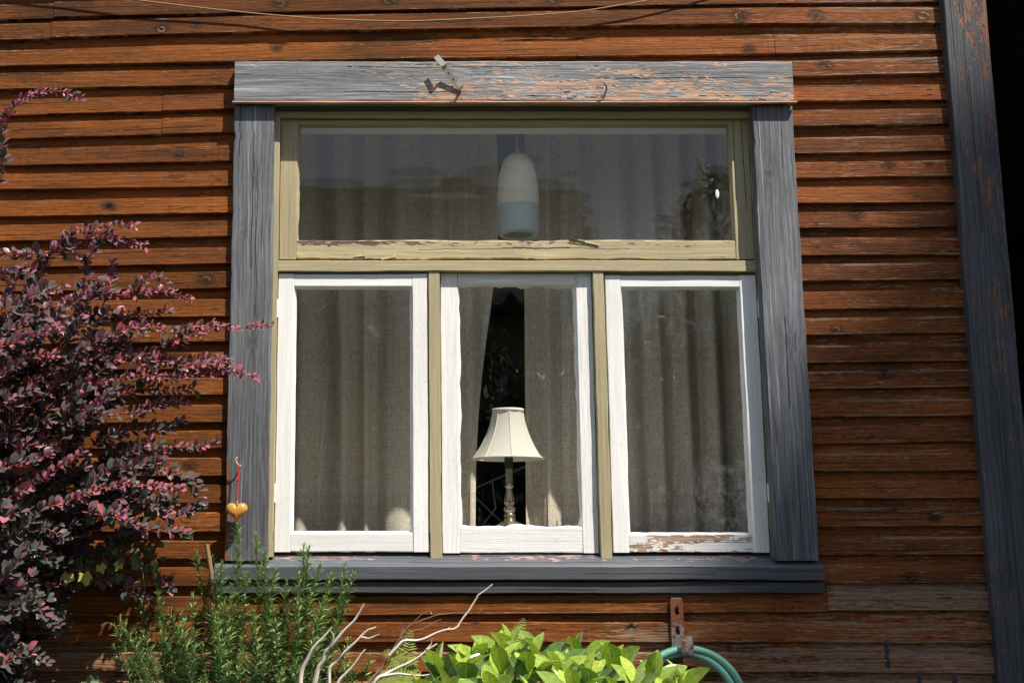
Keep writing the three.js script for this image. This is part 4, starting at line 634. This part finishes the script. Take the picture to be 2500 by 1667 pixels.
{ // ---- laurel: every leaf is a piece of its own ----
  const q = rng(909), t = thing('laurel_shrub', 'glossy bright green laurel shrub below the window sill', 'shrub', [0.45, 0.02, 0.65]), b = bases.get(t);
  const shapes = [0, 1, 2, 3].map((k) => { const g = blade([0.015, 0.07, 0.15, 0.205, 0.235, 0.24, 0.215, 0.15, 0.02].map((w, i) => w * (1 + 0.06 * Math.sin(i * 2.3 + k))), 0.30 + 0.14 * k, [0.28, 0.12, 0.4, -0.05][k]); return g; });
  const leafTex = (base, vein) => paint(64, 128, (u, v, o) => { const d = Math.abs(u - 0.5) * 2, rib = sst(0.09, 0.03, d), sv = sst(0.35, 0.0, Math.abs(((v * 9 - d * 2.2) % 1 + 1) % 1 - 0.5) * 4) * 0.35, k = 0.9 + 0.2 * noise(u * 10, v * 14), m = Math.min(1, rib + sv * (1 - d)); for (let i = 0; i < 3; i++) o[i] = mix(base[i] * k, vein[i], 0.65 * m); o[3] = 0.6 - 0.5 * rib + 0.15 * noise(u * 14, v * 20) - 0.15 * sv; });
  const mats = [[[116, 146, 38], [178, 194, 100]], [[142, 170, 44], [196, 208, 112]], [[78, 116, 36], [146, 168, 82]], [[166, 188, 56], [206, 216, 124]]].map(([a, c]) => { const x = leafTex(a, c); return new THREE.MeshPhysicalMaterial({ map: x.map, bumpMap: x.bumpMap, bumpScale: 0.0016, roughness: 0.95, transmission: 0.30, thickness: 0, clearcoat: 1, clearcoatRoughness: 0.13, side: THREE.DoubleSide }); });
  const stemM = plain(112, 132, 56, 0.6); let n = 0;
  for (const [x, y, z] of ROSETTES) {
    const tip = V(x, y, z), root = V(mix(x, 0.45, 0.5), 0.5, mix(z, 0.65, 0.6)), c = new THREE.QuadraticBezierCurve3(root, V(mix(x, root.x, 0.3), y - 0.25, z), tip);
    part(t, 'stem', new THREE.TubeGeometry(c, 14, 0.0045, 6), stemM);
    const k = 9 + Math.floor(q() * 5), ph = q() * 6.28;
    for (let j = 0; j < k; j++) {
      const s = 1 - 0.022 * j - 0.01 * q(), p = c.getPoint(s), a = ph + j * 2.4, e = mix(1.30, 0.12, Math.pow(j / k, 0.8)) + 0.2 * (q() - 0.5), d = V(Math.cos(a) * Math.cos(e), Math.sin(e), Math.sin(a) * Math.cos(e));
      const face = V(-d.x * 0.2 + 0.15 * (q() - 0.5), 0.75, 0.35 + 0.3 * q()), len = (0.092 + 0.044 * Math.min(1, j / 4)) * (0.85 + 0.3 * q()), m = aim(p, d, d.y > 0.85 ? V(-Math.cos(a), 0.3, -Math.sin(a)) : face, len), o = new THREE.Mesh(shapes[Math.floor(q() * 4)], mats[j < 3 ? (q() < 0.5 ? 3 : 1) : Math.floor(q() * 3)]);
      o.name = 'leaf'; o.castShadow = o.receiveShadow = true; m.setPosition(p.x - b.x, p.y - b.y, p.z - b.z); m.decompose(o.position, o.quaternion, o.scale); t.add(o); n++;
    }
  }
  const tr = []; for (let i = 0; i < 7; i++) tr.push(tube([[0.45 + 0.2 * (q() - 0.5), 0.03, 0.65], [0.45 + 0.5 * (q() - 0.5), 0.3, 0.65 + 0.1 * (q() - 0.5)], [0.45 + 0.9 * (q() - 0.5), 0.62, 0.65 + 0.2 * (q() - 0.5)]], 0.01, 10, 6, 0.6));
  part(t, 'trunk', join(tr), plain(96, 84, 66, 0.9)); console.log('laurel leaves', n);
}
{ // ---- ferns ----
  const pin = blade([0.06, 0.11, 0.12, 0.08, 0.01], 0.2, 0.15), q = rng(55), stemM = plain(126, 140, 60, 0.7), fm = leafM({ vertexColors: true, transmission: 0.35, clearcoat: 0.15 });
  const names = ['single fern frond rising above the laurel against the boards', 'small yellow green fern among the dead branches'];
  const build = (t, foot, top) => {
    const pts = [...foot, ...top];
    const cv = new THREE.CatmullRomCurve3(top.map((p) => V(...p))), n = 24, f = assembly(t, 'frond'), B = new Bunch();
    for (let i = 0; i < n; i++) { const s = i / n, p = cv.getPointAt(s), tg = cv.getTangentAt(s), w = 0.060 * Math.pow(1 - s, 0.75) + 0.004; for (const sd of [-1, 1]) { const d = tg.clone().cross(V(0, 0.2, 1)).normalize().multiplyScalar(sd).addScaledVector(tg, 0.35).add(V(0, 0, 0.25 * (q() - 0.2))).normalize(); B.add(pin, aim(p, d, V(0, 0.4, 1), w * (0.85 + 0.3 * q()), w * 0.75), new THREE.Color().setRGB(0.24 + 0.08 * q(), 0.30 + 0.08 * q(), 0.05)); } }
    part(f, 'pinnae', B.build(), fm); part(f, 'stalk', tube(pts, 0.0016, 24, 5, 0.4), stemM);
  };
  const a = thing('fern', names[0], 'fern', [0.33, 0.02, 0.22]); build(a, [[0.33, 0.03, 0.22], [0.33, 0.7, 0.24]], FRONDS[0]);
  const c = thing('fern', names[1], 'fern', [0.04, 0.02, 0.24]); build(c, [[0.04, 0.03, 0.24], [0.04, 0.7, 0.24]], FRONDS[1]); build(c, [[0.05, 0.03, 0.26], [0.08, 0.8, 0.26]], FRONDS[2]); build(c, [[0.05, 0.03, 0.24], [0.06, 0.8, 0.23]], FRONDS[3]);
}
{ // ---- variegated ivy climbing out of the barberry, a wild leaf, dry lavender ----
  const q = rng(17), t = thing('ivy_vine', 'small ivy vine with yellow leaves at the foot of the barberry', 'vine', [-0.9, 0.02, 0.25]);
  const lobe = () => { const s = new THREE.Shape(); [[0, -0.1], [0.28, -0.3], [0.42, 0.0], [0.5, 0.28], [0.24, 0.34], [0, 0.75], [-0.24, 0.34], [-0.5, 0.28], [-0.42, 0.0], [-0.28, -0.3]].forEach(([x, y], i) => (i ? s.lineTo(x, y) : s.moveTo(x, y))); const g = new THREE.ShapeGeometry(s), p = g.attributes.position; for (let i = 0; i < p.count; i++) p.setZ(i, -0.25 * p.getX(i) * p.getX(i) - 0.15 * p.getY(i)); g.computeVertexNormals(); return g; };
  const g = lobe(), ye = [leafM({ color: new THREE.Color().setRGB(0.50, 0.44, 0.10) }), leafM({ color: new THREE.Color().setRGB(0.40, 0.38, 0.09) })], gr = [leafM({ color: new THREE.Color().setRGB(0.06, 0.10, 0.04) }), leafM({ color: new THREE.Color().setRGB(0.09, 0.12, 0.05) })], b = bases.get(t);
  const put = (x, y, z, s, m) => { const o = new THREE.Mesh(g, m); o.name = 'leaf'; o.castShadow = o.receiveShadow = true; o.position.set(x - b.x, y - b.y, z - b.z); o.rotation.set(-0.5 * q(), (q() - 0.5) * 1.4, Math.PI + (q() - 0.5) * 1.6); o.scale.setScalar(s); t.add(o); };
  for (const [x, y, z, s] of [[-0.841, 1.549, 0.2, 0.036], [-0.776, 1.537, 0.22, 0.030], [-0.886, 1.53, 0.24, 0.034], [-0.941, 1.522, 0.26, 0.036], [-0.988, 1.494, 0.28, 0.048], [-1.036, 1.494, 0.3, 0.045]]) put(x, y, z, s, ye[q() < 0.5 ? 0 : 1]);
  for (let i = 0; i < 46; i++) { const s = q(); put(-0.76 - 0.3 * s + 0.06 * (q() - 0.5), 1.56 - 0.05 * s + 0.10 * (q() - 0.6), 0.16 + 0.1 * q(), 0.022 + 0.016 * q(), gr[q() < 0.5 ? 0 : 1]); }
  part(t, 'stem', join([tube([[-0.92, 0.03, 0.25], [-0.86, 0.8, 0.2], [-0.82, 1.3, 0.18], [-0.81, 1.47, 0.19], [-0.84, 1.56, 0.2]], 0.003, 24, 5), tube([[-0.81, 1.47, 0.19], [-0.79, 1.52, 0.2], [-0.775, 1.55, 0.21]], 0.002, 8, 5), tube([[-0.82, 1.4, 0.18], [-0.9, 1.5, 0.22], [-1.04, 1.51, 0.28]], 0.002, 12, 5)]), plain(92, 86, 56, 0.8));
  const w = thing('wild_leaf', 'lone pale green lobed leaf at the bottom edge left of the rosemary', 'plant', [-0.966, 0.02, 0.2]), wb = bases.get(w);
  for (const [dx, dy, r, s] of [[0, 0, 3.0, 0.05], [0.02, -0.012, 2.2, 0.04], [-0.022, -0.01, 3.9, 0.042]]) { const o = new THREE.Mesh(g, leafM({ color: new THREE.Color().setRGB(0.17, 0.24, 0.11) })); o.name = 'leaf'; o.position.set(-0.966 + dx - wb.x, 1.160 + dy - wb.y, 0.2 - wb.z); o.rotation.set(-0.6, 0, r); o.scale.setScalar(s); w.add(o); }
  part(w, 'stem', tube([[-0.966, 0.03, 0.2], [-0.96, 0.6, 0.2], [-0.966, 1.16, 0.2]], 0.002, 14, 5), plain(110, 124, 70, 0.8));
  const dark = plain(66, 60, 62, 0.9);
  for (const [x, y, lb] of [[1.63, 1.275, 'tall dry lavender stalk in shade at lower right'], [1.729, 1.175, 'short dry lavender stalk right of the tall one'], [1.846, 1.168, 'dry lavender stalk nearest the corner board']]) {
    const l = thing('lavender_stalk', lb, 'stalk', [x, 0.02, 0.2], 'dry lavender stalks'), bud = new THREE.IcosahedronGeometry(1, 0), gl = [];
    for (let i = 0; i < 34; i++) { const s = Math.floor(q() * 6) / 6, e = new THREE.IcosahedronGeometry(0.0035 + 0.0025 * q(), 0); e.scale(1, 1.5, 1).translate(x + 0.009 * (q() - 0.5), y - 0.085 * s + 0.012 * (q() - 0.5), 0.2 + 0.012 * (q() - 0.5)); gl.push(e); }
    part(l, 'flower_head', join(gl), dark); part(l, 'stem', tube([[x + 0.03, 0.03, 0.2], [x + 0.02, 0.7, 0.2], [x + 0.006, y - 0.12, 0.2], [x, y, 0.2]], 0.0016, 20, 5), plain(96, 92, 74, 0.9));
  }
}

// ---------- beyond the frame: what shades the wall and what the panes mirror ----------
function tree(name, label, [x, z], trunkH, clumps, n, leafSize, seed, cols, r0, droop) {
  const q = rng(seed), t = thing(name, label, 'tree', [x, 0, z]), B = new Bunch(), lf = blade([0.05, 0.26, 0.3, 0.04], 0.2, 0.15), limbs = [];
  const top = clumps[0]; limbs.push(tube([[x, 0, z], [x + 0.05, trunkH * 0.5, z - 0.03], [x, trunkH, z]], r0, 16, 9, 0.6));
  for (const [cx, cy, cz, R] of clumps) {
    limbs.push(droop ? tube([[x, cy + 0.1, z], [mix(x, cx, 0.5), cy + 0.1, mix(z, cz, 0.5)], [cx, cy, cz]], r0 * 0.12, 4, 5, 0.4) : tube([[x, trunkH * 0.85, z], [mix(x, cx, 0.5), mix(trunkH, cy, 0.5), mix(z, cz, 0.5)], [cx, cy, cz]], r0 * 0.45, 8, 6, 0.35));
    const k = Math.round(n * R * R);
    for (let i = 0; i < k; i++) { const d = V(q() * 2 - 1, q() * 2 - 1, q() * 2 - 1); if (d.lengthSq() > 1) { i--; continue; } const rr = Math.pow(d.length(), 0.35); d.normalize().multiplyScalar(R * rr * (0.75 + 0.4 * noise(d.x * 3 + seed, d.y * 3 + d.z * 2))); const c = cols[Math.floor(q() * cols.length)]; B.add(lf, aim(V(cx + d.x, cy + d.y * 0.85, cz + d.z), V(q() - 0.5, q() - 0.7, q() - 0.5), V(q() - 0.5, 1, q() - 0.5), leafSize * (0.7 + 0.6 * q())), new THREE.Color().setRGB(...c)); }
  }
  part(t, 'trunk', join(limbs), plain(84, 70, 58, 0.9)); const cr = part(t, 'crown', B.build(), GREEN_LEAF); return t;
}
const GR = [[0.05, 0.085, 0.03], [0.065, 0.10, 0.035], [0.045, 0.075, 0.03], [0.08, 0.11, 0.04]];
{ // columnar tree out of view, placed so its crown shades the wall's right end
  const ax = 13.80, az = 11.4, cy = 25.62, cl = [], q = rng(5);
  for (let i = 0; i < 60; i++) { const h = 1 - 2 * (i + 0.5) / 60, a = i * 2.4, r = Math.sqrt(1 - h * h) * 1.15; cl.push([ax + r * Math.cos(a) * (0.9 + 0.2 * q()), cy + 1.3 * h, az + r * Math.sin(a), 0.42 + 0.16 * q()]); }
  for (let i = 0; i < 60; i++) { const h = 1.2 + 12 * i / 60, a = i * 2.4; cl.push([ax + 1.05 * Math.cos(a) * (0.8 + 0.4 * q()), cy - h, az + 1.05 * Math.sin(a), 0.75]); }
  tree('unseen_shade_tree', 'unseen tall columnar tree placed to shade the right end of the wall', [ax, az], cy, cl, 420, 0.20, 61, GR, 0.3, true);
}
tree('far_tree', 'broad leafy tree across the garden behind the camera', [5.6, 13.5], 3.2, [[5.4, 6.2, 13.4, 1.2], [6.6, 5.4, 13.6, 1.3], [4.7, 4.8, 13.2, 1.0], [5.8, 4.2, 13.3, 1.3], [6.2, 7.2, 13.6, 0.9]], 900, 0.16, 62, GR, 0.2);
[[-8.5, 'unseen leafy tree far left across the garden'], [-4.6, 'unseen leafy tree left of the neighbouring house windows'], [-0.6, 'unseen leafy tree in front of the neighbouring house'], [3.2, 'unseen leafy tree at the corner of the neighbouring house'], [7.4, 'unseen leafy tree right of the neighbouring house'], [11.5, 'unseen leafy tree far right across the garden']].forEach(([x, lb], i) => { const q = rng(300 + i), cl = []; for (let k = 0; k < 9; k++) cl.push([x + 3.4 * (q() - 0.5), 0.9 + 3.1 * q(), 10.6 + 1.4 * (q() - 0.5), 0.85 + 0.45 * q()]); tree('unseen_garden_tree', lb, [x, 10.7], 1.6, cl, 520, 0.17, 63 + i, GR, 0.12); scene.children.at(-1).userData.group = 'trees across the garden'; });  // tree row out of view: mirrored in the panes, blocks low sky light
{ // the neighbouring house that the transom mirrors
  const t = thing('neighbour_house', 'plain grey house with dark gabled roof across the garden', 'house', [-1.6, 0, 17]);
  part(t, 'wall', boxAt(-6.5, 3.2, 0, 5.2, 14, 20), plain(128, 122, 112, 0.85));
  const sh = new THREE.Shape(); sh.moveTo(13.5, 5.1); sh.lineTo(17, 8.0); sh.lineTo(20.5, 5.1); sh.lineTo(20.5, 5.3); sh.lineTo(17, 8.25); sh.lineTo(13.5, 5.3);
  part(t, 'roof', new THREE.ExtrudeGeometry(sh, { depth: 10.3, bevelEnabled: false }).rotateY(-Math.PI / 2).translate(3.5, 0, 0), plain(62, 56, 54, 0.9));
  for (const x of [-5.2, -2.4, 0.6]) { const f = part(t, 'window', boxAt(x, x + 1.2, 2.9, 4.3, 13.94, 14.02), plain(220, 220, 216, 0.6)); part(f, 'glazing', boxAt(x + 0.1, x + 1.1, 3.0, 4.2, 13.92, 13.945), plain(30, 34, 38, 0.1)); }
}
{ // added dark enclosure that keeps the gap past the corner board black
  const t = thing('dark_enclosure', 'added dark enclosure that blackens the gap beyond the corner board', 'dark_enclosure', [4.4, 0, -3]);
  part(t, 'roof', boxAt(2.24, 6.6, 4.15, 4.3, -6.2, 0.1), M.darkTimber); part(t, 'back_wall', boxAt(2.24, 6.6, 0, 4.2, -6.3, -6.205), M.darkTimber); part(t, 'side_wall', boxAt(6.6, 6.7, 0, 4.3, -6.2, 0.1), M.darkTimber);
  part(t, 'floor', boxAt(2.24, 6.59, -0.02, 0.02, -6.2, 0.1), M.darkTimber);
}
renderer.render(scene, camera);
